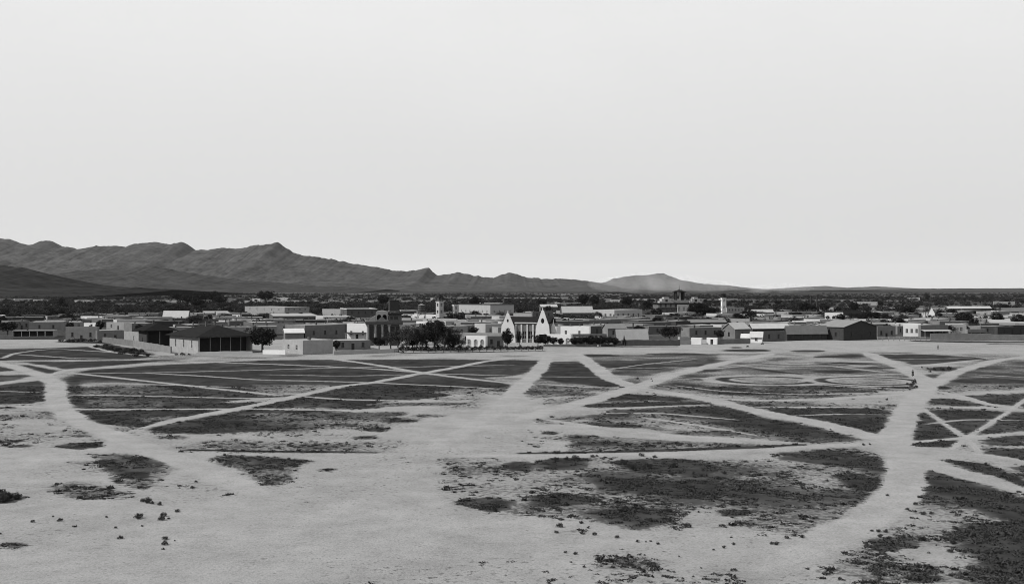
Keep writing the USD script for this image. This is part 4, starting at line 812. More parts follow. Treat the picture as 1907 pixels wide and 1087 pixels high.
def water_tank(label, px, D, y_top, y_bot, r, square=False):
    p = frame('water_tank', label, 'water tank', px, D, 15)
    zt, zb = elev(y_top, D), elev(y_bot, D)
    if square: obj('tank', box(-r, r, -r, r, zb, zt), 'wood', p); obj('lid', box(-r - 0.2, r + 0.2, -r - 0.2, r + 0.2, zt + 0.003, zt + 0.25), 'dark_trim', p)
    else:
        t = obj('tank', trimesh.creation.cylinder(r, zt - zb, sections=24).apply_translation((0, 0, (zt + zb) / 2)), 'wood', p)
        obj('lid', trimesh.creation.cone(r + 0.15, 0.9, sections=24).apply_translation((0, 0, zt + 0.003)), 'tin_dull', p)
        for z in (0.25, 0.5, 0.75): obj('hoop', trimesh.creation.cylinder(r + 0.03, 0.1, sections=24).apply_translation((0, 0, zb + (zt - zb) * z)), 'post', t)
    obj('platform', box(-r - 0.5, r + 0.5, -r - 0.5, r + 0.5, zb - 0.3, zb - 0.003), 'post', p)
    for sx in (-1, 1):
        for sy in (-1, 1): obj('leg', tube((sx * (r + 0.6), sy * (r + 0.6), -0.2), (sx * r * 0.8, sy * r * 0.8, zb - 0.31), 0.2), 'post', p)
    for z in (0.35, 0.7):
        q_ = r + 0.5 - z * 0.5
        for sy in (-1, 1): obj('brace', tube((-q_, sy * q_, zb * z), (q_, sy * q_, zb * (z + 0.2)), 0.09), 'post', p)
water_tank('dark square timber tank on a stand left of the long bright roofs', 733.5, 780, 559.5, 579, 3.4, True)
water_tank('dark round tank on a pale stand between the square tank and the bell tower', 785, 700, 568, 581, 2.3)

def wind_pump():
    D = 720.0; p = frame('wind_pump', 'dark wind pump on a lattice tower beside the tall pale gable', 'wind pump', 1724, D, 20)
    zh = elev(552, D)
    for sx in (-1, 1):
        for sy in (-1, 1): obj('leg', tube((sx * 1.6, sy * 1.6, -0.2), (sx * 0.25, sy * 0.25, zh), 0.13, 0.09), 'dark_trim', p)
    for i in range(1, 6):
        z = zh * i / 6; q_ = 1.6 - 1.35 * i / 6
        obj('brace', join(*[tube((a * q_, b * q_, z), (c * q_, d * q_, z), 0.06) for a, b, c, d in ((-1, -1, 1, -1), (1, -1, 1, 1), (1, 1, -1, 1), (-1, 1, -1, -1))]), 'dark_trim', p)
    wl = obj('wheel', tube((0, -1.3, zh), (0, 0.4, zh), 0.3), 'dark_trim', p)
    for i in range(14):
        b = box(-0.28, 0.28, -0.04, 0.04, 0.5, 2.6); b.apply_transform(trimesh.transformations.rotation_matrix(0.5, (0, 0, 1))); b.apply_transform(trimesh.transformations.rotation_matrix(i / 14 * 2 * math.pi, (0, 1, 0))); b.apply_translation((0, -1.1, zh))
        obj('blade', b, 'dark_trim', wl)
    obj('vane', join(tube((0, 0.3, zh), (0, 3.4, zh), 0.07), box(-0.04, 0.04, 2.4, 4.4, zh - 0.7, zh + 0.7)), 'dark_trim', p)
wind_pump()

for px, lab in ((1510, 'thin dark smokestack, left one of the far pair'), (1521.5, 'thin dark smokestack, right one of the far pair')):
    D = 1120.0; p = frame('smokestack', lab, 'smokestack', px, D, 0, 'far pair of smokestacks')
    zt = elev(551, D)
    obj('stack', tube((0, 0, -0.2), (0, 0, zt), 1.0, 0.75, 14), 'wood', p); obj('rim', tube((0, 0, zt + 0.002), (0, 0, zt + 0.35), 0.95, 0.95, 14), 'dark_trim', p)

# --- walls and fences -------------------------------------------------------
def wall_line(label, pts, h, mat, t=0.45, name='adobe_wall', cat='wall', steps=None):
    P = [ground_at(*q) for q in pts]
    o = P[0]; path = thing(name, label, cat, (o[0], o[1], 0), 0)
    for i, (a, b) in enumerate(zip(P[:-1], P[1:])):
        d = b - a; L = np.linalg.norm(d); hh = h if np.ndim(h) == 0 else h[i]
        n = max(2, int(L / 1.6)); r = np.random.default_rng(len(label) + i)
        s = np.linspace(0, L, n)
        top = hh + 0.16 * (meshkit.fbm(np.stack([s * 0.4, s * 0, s * 0 + i], -1), 3, 3) - 0.5) * 2
        poly = m3.CrossSection([[(0, -0.3), (L - 0.004, -0.3)] + [(float(min(x, L - 0.004)), float(z)) for x, z in zip(s[::-1], top[::-1])]]).extrude(t).rotate((90, 0, 0)).rotate((0, 0, math.degrees(math.atan2(d[1], d[0])))).translate((a[0] - o[0], a[1] - o[1], 0))
        obj('wall_run', poly, mat, path)
    return path
wall_line('long crumbling adobe wall running from the shaded adobe house down to the villa', [(193,637.5),(250,645),(320,657.5)], 2.3, 'adobe')
wall_line('low white garden wall in front of the villa porch', [(366,661.5),(470,660.5)], 1.2, 'white', 0.3)
wall_line('low white garden wall under the big dark round tree', [(490,659),(532,660)], 1.5, 'white', 0.3)
wall_line('long low pale wall along the road right of the two-window house', [(620,660.5),(733,656.5),(741,654.5)], 1.4, 'cream', 0.4)
wall_line('long dark-faced adobe wall with a stepped left end in front of the smooth light roof', [(1118,645.5),(1157,644),(1266,643)], [1.0, 2.3], 'brick')
wall_line('low adobe wall right of the small white sheds', [(1335,640.5),(1396,639.5)], 2.0, 'adobe')
wall_line('long grey adobe wall at the right below the dark porch', [(1732,633.5),(1846,634),(1925,634.5)], [3.0, 2.6], 'adobe')
wall_line('pale low wall left of the small white sheds', [(1262,641.5),(1287,641.5)], 1.6, 'adobe_light')
wall_line('low adobe yard wall at the far left beneath the verandah', [(-20,631.5),(24,630.5)], 1.6, 'adobe_light')
wall_line('low earth wall in front of the white doorways and dark bushes', [(1012,645.5),(1112,645.8)], 1.0, 'adobe')

def fence(label, pts, h, sp, rails, mat, rmat=None, cat='fence'):
    P = [ground_at(*q) for q in pts]; ls = LineString(P); n = int(ls.length / sp) + 1
    Q = [np.array(ls.interpolate(i * sp).coords[0]) for i in range(n)]
    o = Q[0]; path = thing('fence', label, cat, (o[0], o[1], 0), 0)
    r = random.Random(label)
    for a in Q:
        a = a - o; obj('post', box(a[0] - 0.09, a[0] + 0.09, a[1] - 0.09, a[1] + 0.09, -0.2, h + r.uniform(-0.1, 0.15)), mat, path)
    for z in rails:
        for a, b in zip(Q[:-1], Q[1:]):
            a, b = a - o, b - o
            obj('rail', tube((a[0], a[1] - 0.12, z + r.uniform(-.03, .03)), (b[0], b[1] - 0.12, z + r.uniform(-.03, .03)), 0.05, n=5), rmat or mat, path)
fence('long post-and-rail fence in front of the bare trees and white arches', [(742,656),(850,655.5),(1011,652.5)], 1.6, 2.6, (0.5, 0.95, 1.4), 'wood', 'wood')
fence('pale rail fence left of the long grey adobe wall', [(1634,634.5),(1690,634.3),(1733,634)], 1.7, 2.4, (0.6, 1.05, 1.5), 'post', 'trim')

# ---------------------------------------------------------------- lesser houses of the middle rows: nothing tells them apart
LAND = [(62,618,'pillared verandah'),(145,618,'bushy pale adobe front'),(295,612,'square dark hip roof'),(170,590,'longest white left-hand roof'),(325,583,'bright gabled roof'),(393,615,'villa'),(575,645,'two-window front house'),(605,613,'large dark-fronted house'),(489,628,'big dark round tree'),
 (516,577,'long two-storey pale building'),(550,592,'very long low house'),(668,582,'pale-corniced building'),(664,612,'cream awning house'),(714,610,'columned church'),(733,568,'square water tank'),(785,573,'round water tank'),(819,570,'far bell tower'),(847,573,'short pale tower'),(905,573,'arched-window building'),
 (885,632,'three white arches'),(946,600,'left white gable'),(1012,596,'right white gable'),(973,588,'school-like building'),(1075,575,'long light gabled roof'),(1124,583,'four tall windows'),(1170,585,'dark balconied side'),(1065,612,'long white house'),(1175,621,'smooth light roof'),(1268,570,'courthouse'),(1347,562,'tall white tower'),(1368,580,'pale tower building'),
 (1312,600,'very long dark shed'),(1310,633,'small white sheds'),(1358,618,'narrow gabled house'),(1435,607,'gabled roof over the store'),(1440,625,'dark adobe store'),(1500,622,'long low dark shed'),(1590,615,'big dark barn'),(1518,604,'white gabled cottage'),(1551,587,'white arched openings'),(1587,590,'cream house with dark roof'),(1515,560,'twin smokestacks'),
 (1634,602,'bright narrow roof'),(1650,617,'rail fence house'),(1697,612,'white right-hand house front'),(1740,606,'deep dark porch'),(1795,595,'widest right-hand tree crown'),(1814,598,'round right-hand tree'),(1733,575,'wind pump and tall gable'),(1803,575,'far long pale roof'),(1885,612,'dark house at the right edge'),(1885,602,'pale house at the right edge'),(1888,580,'broad roof at the right edge'),(15,605,'bushy tree at the left edge'),(186,602,'small dark round tree')]
told = set()
WALLW = {'adobe': 'grey', 'brick': 'dark', 'adobe_light': 'light grey', 'cream': 'pale', 'wood': 'blackish'}
WALLW['wood'] = 'blackish'
def place_label(px, py, what):
    """what it is and the landmark it stands by; None when every such place is taken"""
    for lx, ly, nm in sorted(LAND, key=lambda l: abs(l[0] - px) + 2.0 * abs(l[1] - py))[:6]:
        dx, dy = px - lx, py - ly
        if abs(dx) > 110: continue
        rel = ('right of' if dx > 0 else 'left of') if abs(dx) > 22 else ('behind' if dy < 0 else 'below')
        for rl in ([rel] if abs(dx) <= 22 or abs(dx) > 60 else [rel, ('up ' if dy < 0 else 'down ') + rel]):
            if (nm, rl) not in told:
                told.add((nm, rl))
                full = f'{what} {rl} the {nm}'
                return full if len(full.replace('-', ' ').split()) <= 16 else None
    return None
rngf = random.Random(7)
made = 0
for tries in range(6000):
    if made >= 215: break
    px = rngf.uniform(-20, 1925); hh = rngf.choice((3.8, 4.0, 4.2, 4.4, 4.8)); yt = rngf.uniform(577, 614)
    if px > 1230 and yt > 608: continue
    if px < 640 and yt < 582: continue
    D = (H - hh) * FPX / (yt - HY)
    if D < (575 if px < 240 else 500): continue
    LR, LL = rngf.uniform(8, 24), rngf.uniform(9, 18)
    x = at_depth(px, D); r = math.hypot(LR, LL) / 2
    ya = rngf.choice((12, 18, 30, 40))
    mx, my = x + math.cos(math.radians(ya)) * LR / 2 - math.sin(math.radians(ya)) * LL / 2, D + math.sin(math.radians(ya)) * LR / 2 + math.cos(math.radians(ya)) * LL / 2
    if any((mx - a) ** 2 + (my - b) ** 2 < (0.64 * (r + c)) ** 2 for a, b, c in SPOTS): continue
    wl = rngf.choice(('adobe', 'adobe', 'brick', 'brick', 'adobe_light', 'cream', 'wood'))
    rm = rngf.choice(('earth_roof', 'earth_roof', 'tin', 'tin_dull'))
    lab = place_label(px, yt + 4, f'low {WALLW[wl]} house with {dict(earth_roof="earth", tin="bright", tin_dull="dull")[rm]} roof')
    building('adobe_house', lab or 'plain low flat-roofed house in the crowded middle rows of the town', 'house', px, px, px, yt, D=D, h=hh, yaw=ya, size=(LR, LL),
             wall=wl, rmat=rm, nR=rngf.choice((2, 3)), dR=rngf.choice((0, 1)),
             chim=rngf.choice((0, 1, 1, 2)), group=FL if lab else 'plain low houses of the middle rows')
    made += 1

for i in range(22):
    px = rngf.uniform(0, 1900); D = rngf.uniform(1150, 2300)
    building('far_house', 'tiny far house lost among the orchards of the plain', 'house', px, px, px, 0, D=D, h=4.6, yaw=rngf.choice((-20, 12, 30)), size=(rngf.uniform(14, 34), 12), wall=rngf.choice(('adobe_light', 'cream', 'brick')), rmat='tin', nR=2, group='far houses among the orchards')
# ---------------------------------------------------------------- trees and bushes
def leaves(centres, spreads, per, size, rng):
    """leaf clumps: small bent quads scattered round each centre"""
    C = np.repeat(centres, per, 0); S = np.repeat(spreads, per, 0)
    n = len(C)
    d = rng.normal(size=(n, 3)); d /= np.linalg.norm(d, axis=1, keepdims=True)
    p = C + d * S * (rng.uniform(0.25, 1, n) ** 0.5)[:, None]
    a = rng.normal(size=(n, 3)); a /= np.linalg.norm(a, axis=1, keepdims=True)
    b = np.cross(a, rng.normal(size=(n, 3))); b /= np.linalg.norm(b, axis=1, keepdims=True)
    s = rng.uniform(0.6, 1.3, n)[:, None] * size
    v = np.stack([p - a * s, p - b * s * 0.55, p + a * s, p + b * s * 0.55], 1).reshape(-1, 3)
    i = np.arange(n)[:, None] * 4
    f = np.vstack([i + [0, 1, 2], i + [0, 2, 3]])
    return v, f

def tree_parts(kind, seed):
    """trunk and crown meshes of a tree about 8 m tall and 7 m wide"""
    r = np.random.default_rng(seed)
    wood, tips = [], []
    ht = {'round': 2.4, 'open': 2.0, 'tall': 3.0}[kind]
    wood.append(tube((0, 0, -0.2), (r.normal() * .15, r.normal() * .15, ht), 0.34, 0.24, 8))
    nl = {'round': 8, 'open': 10, 'tall': 8}[kind]
    for i in range(nl):
        az = i / nl * 2 * math.pi + r.uniform(-.4, .4); el = r.uniform(0.5, 1.2) if kind != 'tall' else r.uniform(0.9, 1.35)
        L = r.uniform(2.0, 3.2)
        z0 = ht * r.uniform(0.75, 1.0)
        p1 = np.array([math.cos(az) * math.cos(el) * L, math.sin(az) * math.cos(el) * L, z0 + math.sin(el) * L])
        wood.append(tube((0, 0, z0), p1, 0.15, 0.07, 6))
        tips.append(p1)
        for j in range(3):
            q = p1 + np.array([r.normal() * .8 + math.cos(az) * .6, r.normal() * .8 + math.sin(az) * .6, abs(r.normal()) * 1.0 + 0.3])
            wood.append(tube(p1, q, 0.06, 0.025, 5)); tips.append(q)
    tips = np.array(tips)
    if kind == 'round':
        e = r.normal(size=(46, 3)); e /= np.linalg.norm(e, axis=1, keepdims=True)
        e = e * (r.uniform(0.35, 1, 46) ** 0.4)[:, None] * (2.9, 2.9, 2.7) + (0, 0, 4.9)
        tips = np.vstack([tips[tips[:, 2] > 2.6], e[e[:, 2] > 2.2]])
        v, f = leaves(tips, r.uniform(0.6, 1.05, len(tips))[:, None] * (1, 1, 0.85), 46, 0.24, r)
    elif kind == 'tall':
        e = np.stack([r.normal(size=30) * 1.1, r.normal(size=30) * 1.1, r.uniform(2.5, 7.4, 30)], 1)
        tips = np.vstack([tips, e]); v, f = leaves(tips, r.uniform(0.5, 0.9, len(tips))[:, None] * (1, 1, 1.1), 34, 0.22, r)
    else:
        e = np.stack([r.normal(size=22) * 1.9, r.normal(size=22) * 1.9, r.uniform(3.0, 6.8, 22)], 1)
        tips = np.vstack([tips, e]); v, f = leaves(tips, r.uniform(0.5, 1.2, len(tips))[:, None] * (1, 1, 0.9), 26, 0.21, r)
    return join(*wood), (v, f)

def bush_parts(seed, n=26, per=26):
    r = np.random.default_rng(seed)
    e = r.normal(size=(n, 3)); e /= np.linalg.norm(e, axis=1, keepdims=True)
    e = e * (r.uniform(0.2, 1, n) ** 0.5)[:, None] * (0.75, 0.75, 0.6); e[:, 2] = np.abs(e[:, 2]) + 0.14
    stems = [tube((0, 0, -0.05), q * (0.7, 0.7, 0.9), 0.035, 0.012, 5) for q in e[:9]]
    return join(*stems), leaves(e, r.uniform(0.14, 0.30, n)[:, None] * (1, 1, 0.8), per, 0.075, r)

PROTO = {}
def tree(label, px, ytop, wpx, kind='round', D=None, yb=None, mat='leaf_dark', v=0, group=None, name='tree', cat='tree'):
    D = D or H * FPX / (yb - HY)
    h = elev(ytop, D); w = wpx * D / FPX
    if D > 480: SPOTS.append((at_depth(px, D), D, w / 2))
    key = (kind, mat, v)
    rr = random.Random(f'{label}{px}')
    loc, yaw, sc = (at_depth(px, D), D, 0), rr.uniform(0, 360), (w / 7.2, w / 7.2, h / 8.0)
    if kind == 'bush': sc = (w / 1.9, w / 1.9, h / 0.95)
    if key not in PROTO:
        PROTO[key] = thing(name, label, cat, loc, yaw, group, sc)
        t, c = tree_parts(kind, 11 + 7 * v + len(kind)) if kind != 'bush' else bush_parts(5 + v)
        obj('trunk' if kind != 'bush' else 'stems', t, 'bark', PROTO[key]); obj('crown' if kind != 'bush' else 'foliage', c, mat, PROTO[key])
        return
    copy(PROTO[key], name, label, cat, loc, yaw, group, sc)

tree('big dark round tree standing in front of the villa, the largest near tree', 489, 609, 54, yb=655)
tree('dark round bushy tree at the left edge of the town', 14, 597, 34, D=520, v=1)
tree('small dark round tree between the white houses at the left', 186, 596, 17, D=560, v=2)
tree('dark leafy tree in front of the tall columns of the church', 706, 625, 27, yb=651, v=1)
tree('small dark tree beside the low pale road wall', 626, 633, 18, yb=653, v=2)
tree('dark round tree in front of the left white gable', 945, 611, 24, yb=649, v=2)
tree('dark upright tree between the two white gables', 967, 617, 17, 'tall', yb=649)
grove = [('leftmost half-bare tree of the grove, beside the church columns',728,614,30,'open',1),('half-bare tree of the grove in front of the church upper storey',742,604,38,'open',0),('tall half-bare tree of the grove right of the church',757,598,38,'open',1),
 ('small leafy tree low in the left of the grove',768,620,28,'round',0),('half-bare tree of the grove beneath the white block',776,606,34,'open',1),('narrow dark tree in the middle of the grove',787,622,24,'tall',0),('tall spreading tree in the middle of the grove',793,598,46,'open',1),('broadest dark tree of the grove',809,593,52,'round',0),
 ('tall tree at the right shoulder of the grove',828,597,48,'open',0),('low leafy tree in the right part of the grove',815,622,34,'open',0),('half-bare tree at the right end of the grove',845,609,38,'open',1),('low dark tree left of the three white arches',840,624,30,'round',0),('last small tree of the grove, touching the three white arches',857,626,26,'open',1)]
for i, (lab, px, yt, w, k, half) in enumerate(grove):
    tree(lab, px, yt, w, k, yb=651 + (i % 3) * 1.2, mat='leaf_mid' if half else 'leaf_dark', v=i % 3, group='trees of the grove behind the rail fence')
G = 'low hedge bushes behind the rail fence'
for i in range(22):
    tree('low hedge bush of the dark row behind the rail fence', 748 + i * 12.2, 641 + (i % 3), 19, 'bush', yb=652.4 - i * 0.1, mat='leaf_dark' if i % 2 else 'leaf_scrub', v=i % 2, group=G, name='bush', cat='bush')
G = 'dark bushes in front of the white doorways'
for px, yt, w in ((1002,623,20),(1016,622,24),(1030,626,18),(1044,629,14),(1070,627,22),(1084,625,24),(1100,624,26),(1116,624,26),(1132,625,24),(1145,628,20)):
    tree('dark rounded tree of the row along the white doorways and grey house', px, yt, w, 'round', yb=645.5 if px > 1055 else 644.8, v=px % 3, group=G)
tree('small dark bush against the smooth light roof', 1163, 623, 9, 'bush', yb=644.5, name='bush', cat='bush')
tree('dark spreading tree right of the smooth light roof', 1247, 606, 36, D=455, v=1)
tree('dark tree between the white sheds and the narrow gabled house', 1341, 614, 18, D=475)
G = 'tall dark trees crowding the right side of the courthouse'
for lab, px, yt, w in (('tallest dark tree against the right wing of the courthouse',1296,562,28),('dark tree at the right corner of the courthouse',1310,566,28),('lower dark tree in front of the courthouse right wing',1287,572,22),('dark tree standing clear to the right of the courthouse',1324,571,26)):
    tree(lab, px, yt, w, 'round', D=828, v=px % 3, group=G)
tree('dark tree at the left side of the courthouse', 1222, 573, 24, D=835)
tree('dark round tree in front of the pale building by the white tower', 1360, 584, 18, D=800, v=1)
tree('dark tree right of the pale building by the white tower', 1388, 578, 24, D=830, v=2)
tree('wide dark tree behind the light-edged roof near the white tower', 1408, 572, 30, D=900)
tree('dark tree against the smokestacks', 1498, 561, 26, D=1000, v=1)
tree('dark tree right of the smokestacks', 1535, 565, 24, D=1000, v=2)
tree('dark rounded tree above the cream house with the dark roof', 1590, 561, 18, D=980)
tree('dark spreading tree right of the cream house with the dark roof', 1622, 578, 40, D=720, v=1)
tree('dark tree above the low bright narrow roof', 1650, 585, 26, D=660, v=2)
tree('large spreading dark tree at the right, widest crown there', 1795, 580, 36, D=640)
tree('round dark tree right of the widest crown', 1814, 590, 19, D=560, v=1)
tree('dark tree in front of the pale house at the right edge', 1858, 582, 24, D=640, v=2)
tree('dark tree clump at the right edge of the town', 1898, 584, 30, D=600)
tree('dark broad tree left of the wind pump', 1690, 568, 34, D=840, v=1)
tree('dark tree behind the wind pump', 1752, 577, 20, D=800, v=2)
tree('dark tree far right behind the long pale roof', 1772, 574, 22, D=820)
tree('low dark tree over the rail fence houses', 1672, 590, 28, D=600, v=1)
tree('dark round far tree above the long arched-window building', 884, 551, 22, D=1180)
tree('dark far tree left of the light gabled roof', 1010, 556, 20, D=1150, v=1)
tree('dark far tree above the light gabled roof, left of two', 1086, 547, 22, D=1300, v=2)
tree('dark far tree above the light gabled roof, right of two', 1108, 549, 18, D=1300)
tree('dark far tree left of the courthouse', 1168, 551, 24, D=1200, v=1)
tree('dark far tree immediately left of the courthouse gables', 1208, 557, 26, D=1100, v=2)
tree('tall dark tree standing alone in the fields at the far left', 114, 553, 16, 'tall', D=1100)
tree('dark wide far tree behind the dark square tank', 714, 549, 24, D=1400)
tree('dark far tree in the fields above the bright gabled roof', 330, 543, 22, D=1700, v=1)
G = 'dark far tree clump in the fields above the villa'
for lab, px, yt, w, d in (('left tree of the far dark clump above the villa',350,548,26,1500),('middle tree of the far dark clump above the villa',372,543,36,1700),('right upper tree of the far dark clump above the villa',398,542,36,1750),('right lower tree of the far dark clump above the villa',410,550,30,1450),('nearest low tree of the far dark clump above the villa',366,554,30,1250)):
    tree(lab, px, yt, w, 'round', D=d, v=px % 3, group=G)
tree('far dark tree clump above the pale two-storey building', 494, 541, 34, D=1800)
tree('grey bare tree in the fields left of the villa', 150, 562, 34, 'open', D=950, mat='leaf_mid')
G = 'trees scattered among the far houses and fields'
rt = random.Random(31)
for i in range(255):
    px = rt.uniform(-20, 1925); D = rt.uniform(500, 900) if rt.random() < 0.7 else rt.uniform(850, 1900)
    h = rt.uniform(3.5, 7.5) if D > 620 else rt.uniform(3.5, 5.5); x = at_depth(px, D)
    if any((x - a) ** 2 + (D - b) ** 2 < (0.72 * c + 1) ** 2 for a, b, c in SPOTS): continue
    tree('bushy tree scattered among the far houses and fields behind the town', px, HY + (H - h) * FPX / D, rt.uniform(0.8, 1.5) * h * FPX / D, rt.choice(('round', 'round', 'open')), D=D, mat=rt.choice(('leaf_dark', 'leaf_mid')) if i % 3 else 'leaf_dark', v=i % 3, group=G)
G = 'yard bushes against the town walls'
for px, yb, w in ((128,637,16),(140,637,20),(150,636,18),(114,636,14),(186,638,14),(212,638,12),(300,650,12),(312,652,10),(196,650,18),(204,652,20),(216,655,22),(226,659,20),(238,655,22),(250,654,20),(262,656,18),(276,663,14),(252,664,16),(180,647,16),(690,655,14),(676,655,10),(664,655,10),(750,656,9),(158,635,14),(168,636,16),(176,635,12),(246,642,12),(262,642,9),(328,661,9),(340,661,14),(352,661,9),(232,657,12),(246,659,16),(258,660,14),(222,652,14),(208,648,14),(196,644,12),(270,661,12),(1392,646,8),(1420,641,8),(1868,634,16),(1884,633,12)):
    tree('grey yard bush at the foot of a town wall', px, yb - w * 0.42, w, 'bush', yb=yb, mat='leaf_scrub', v=px % 2, group=G, name='bush', cat='bush')

# shrubs one can count on the open ground
G = 'dark shrubs on the open ground'
SHRUBS = [(274,936,22),(266,934,14),(282,938,13),(297,940,14),(330,953,13),(259,965,24),(305,961,17),(300,968,18),(314,966,8),(306,1014,18),(307,1004,15),(303,1023,9),(325,1007,5),(60,972,11),(111,970,14),(98,962,6),(198,963,7),(223,1003,15),(365,898,9),(358,909,11),(334,909,5),(264,980,7),(215,983,8),
 (12,930,34),(30,929,26),(2,934,30),(1036,858,18),(1055,856,14),(1073,857,22),(1104,851,12),(1112,850,8),(1195,849,14),(1220,852,12),(1160,865,20),(1175,872,24),(1205,872,26),(1256,869,20),(1250,884,14),(1348,882,14),(1292,882,9),(1225,889,10),
 (1160,951,18),(1166,945,10),(1246,953,18),(1214,970,16),(1282,982,20),(1042,981,18),(1082,974,12),(1096,983,9),(1036,992,12),(1085,994,12),(1108,996,13),(1149,1001,12),(1188,1009,11),(1203,1009,6),(1212,1008,7),(1225,1013,10),(1349,1020,11),(1329,1024,7),(1362,1001,7),(1366,1014,10),
 (1053,1029,9),(1072,1032,12),(1113,1042,14),(1128,1044,10),(1063,1047,7),(1088,1056,9),(1141,1057,10),(1158,1055,9),(1180,1057,14),(1191,1058,10),(1198,1064,14),(1225,1057,12),(1244,1063,8),(1171,1034,9),(1201,1034,6),(1265,1036,5),(1291,1074,7),(1272,1078,8),(1022,1086,10),(1028,1079,7),(1306,1058,6),
 (1557,856,11),(1540,896,10),(1592,906,14),(1653,923,9),(1636,990,13),(1650,991,14),(1624,989,9),(1615,1016,12),(1640,1000,14),(1655,1003,10),(1682,1001,14),(1694,1000,10),(1720,1002,10),(1634,1035,9),(1607,1028,8),(1690,949,10),(1728,892,12),(1706,940,12),(1720,958,14),(1735,957,12),
 (1810,984,16),(1780,985,14),(1775,1012,18),(1790,1002,14),(1770,1028,16),(1730,1030,8),(1838,1002,18),(1815,870,12),(1838,866,14),(1870,884,14),(1640,1079,14),(1660,1072,10),(1548,1067,10),(1565,1078,10),(1495,1001,14),(1465,1002,12),(1480,998,10),(1438,1013,12),(1447,1014,14),(1890,1008,16),(1860,1030,14),
 (1703,714,14),(1698,719,12),(1706,722,10),(1690,716,7),(1690,722,5),(1694,726,6),(1717,685,5),(1728,687,6),(1732,693,7),(1740,689,9),(1755,690,12),(1768,688,12),(1529,725,8),(1213,706,4),(1187,706,8),(1215,710,4),(610,747,7),(645,825,8),(1608,829,9),(1645,762,9),(1547,800,5),(1620,828,7),(1703,829,10),(1714,824,7),(1652,745,7)]
for i, (px, py, w) in enumerate(SHRUBS):
    zone = ('of the few on the bare ground at the lower left' if px < 450 else 'among the field tracks in the middle distance' if py < 845 and px < 1690 else 'by the right junction and tracks' if py < 845 else
            'on the right-hand weedy ground near the lower right corner' if px > 1600 else 'within the big weed-grown plot right of the centre' if py < 960 else 'scattered on the bare strip below the big weedy plot')
    tree('low dark shrub ' + zone, px, py - w * (0.55 if py > 800 else 0.7), w * 0.95, 'bush', yb=py, mat='leaf_mid' if px < 450 else 'weed', v=i % 3, group='shrubs ' + zone, name='shrub', cat='shrub')

# weeds covering the plots: low tufts, far too many to count
from scipy.interpolate import RegularGridInterpolator
cover_fn = RegularGridInterpolator((gy, gx), C2, bounds_error=False, fill_value=0)
rw = np.random.default_rng(77)
def weed_proto(seed, hgt, n):
    r = np.random.default_rng(seed)
    az = r.uniform(0, 2 * math.pi, n); lean = r.uniform(0.2, 1.0, n); L = hgt * r.uniform(0.5, 1.1, n)
    root = np.stack([r.normal(size=n) * .12, r.normal(size=n) * .12, np.zeros(n) - 0.01], 1)
    tip = root + np.stack([np.cos(az) * lean * L, np.sin(az) * lean * L, L], 1)
    side = np.stack([-np.sin(az), np.cos(az), 0 * az], 1) * 0.05
    v = np.stack([root - side, root + side, (root + tip) / 2 + side * 1.6, tip], 1).reshape(-1, 3)
    i = np.arange(n)[:, None] * 4
    return v, np.vstack([i + [0, 1, 2], i + [0, 2, 3]])
N = 330000
u = rw.uniform(0, 1, N)
wy = 78 + (250 - 78) * u ** 1.4
wx = rw.uniform(-1, 1, N) * wy * 0.50
c = cover_fn(np.stack([wy, wx], 1))
cl = meshkit.fbm(np.stack([wx / 2.2, wy / 2.2, 0 * wx], 1), 4, 63)
keep = rw.uniform(0, 1, N) < np.clip((c - 0.12) * 1.2, 0, 1) * np.clip((cl - 0.40) * 5, 0.03, 1) * 0.5
wx, wy, c = wx[keep], wy[keep], c[keep]
n = len(wx)
pi = UsdGeom.PointInstancer.Define(stage, '/World/field_weeds'); used['/World/field_weeds'] = 0
tag(pi.GetPrim(), 'low dark weeds and dry tufts covering the plots of the field', 'weeds', kind='stuff')
tg = []
for k, (hgt, nb) in enumerate(((0.08, 14), (0.12, 18), (0.06, 14), (0.26, 24))):
    tg.append(obj('tuft', weed_proto(90 + k, hgt, nb), 'weed', '/World/field_weeds'))
pi.CreatePrototypesRel().SetTargets([Sdf.Path(t) for t in tg])
pi.CreateProtoIndicesAttr(Vt.IntArray.FromNumpy(rw.choice(4, n, p=(0.4, 0.28, 0.28, 0.04)).astype(np.int32)))
pi.CreatePositionsAttr(Vt.Vec3fArray.FromNumpy(np.stack([wx, wy, 0 * wx], 1).astype(np.float32)))
an = rw.uniform(0, math.pi, n)
pi.CreateOrientationsAttr(Vt.QuathArray([Gf.Quath(float(math.cos(a)), 0, 0, float(math.sin(a))) for a in an]))
sc = rw.uniform(0.6, 1.4, n)
pi.CreateScalesAttr(Vt.Vec3fArray.FromNumpy(np.stack([sc * 1.3, sc * 1.3, sc], 1).astype(np.float32)))

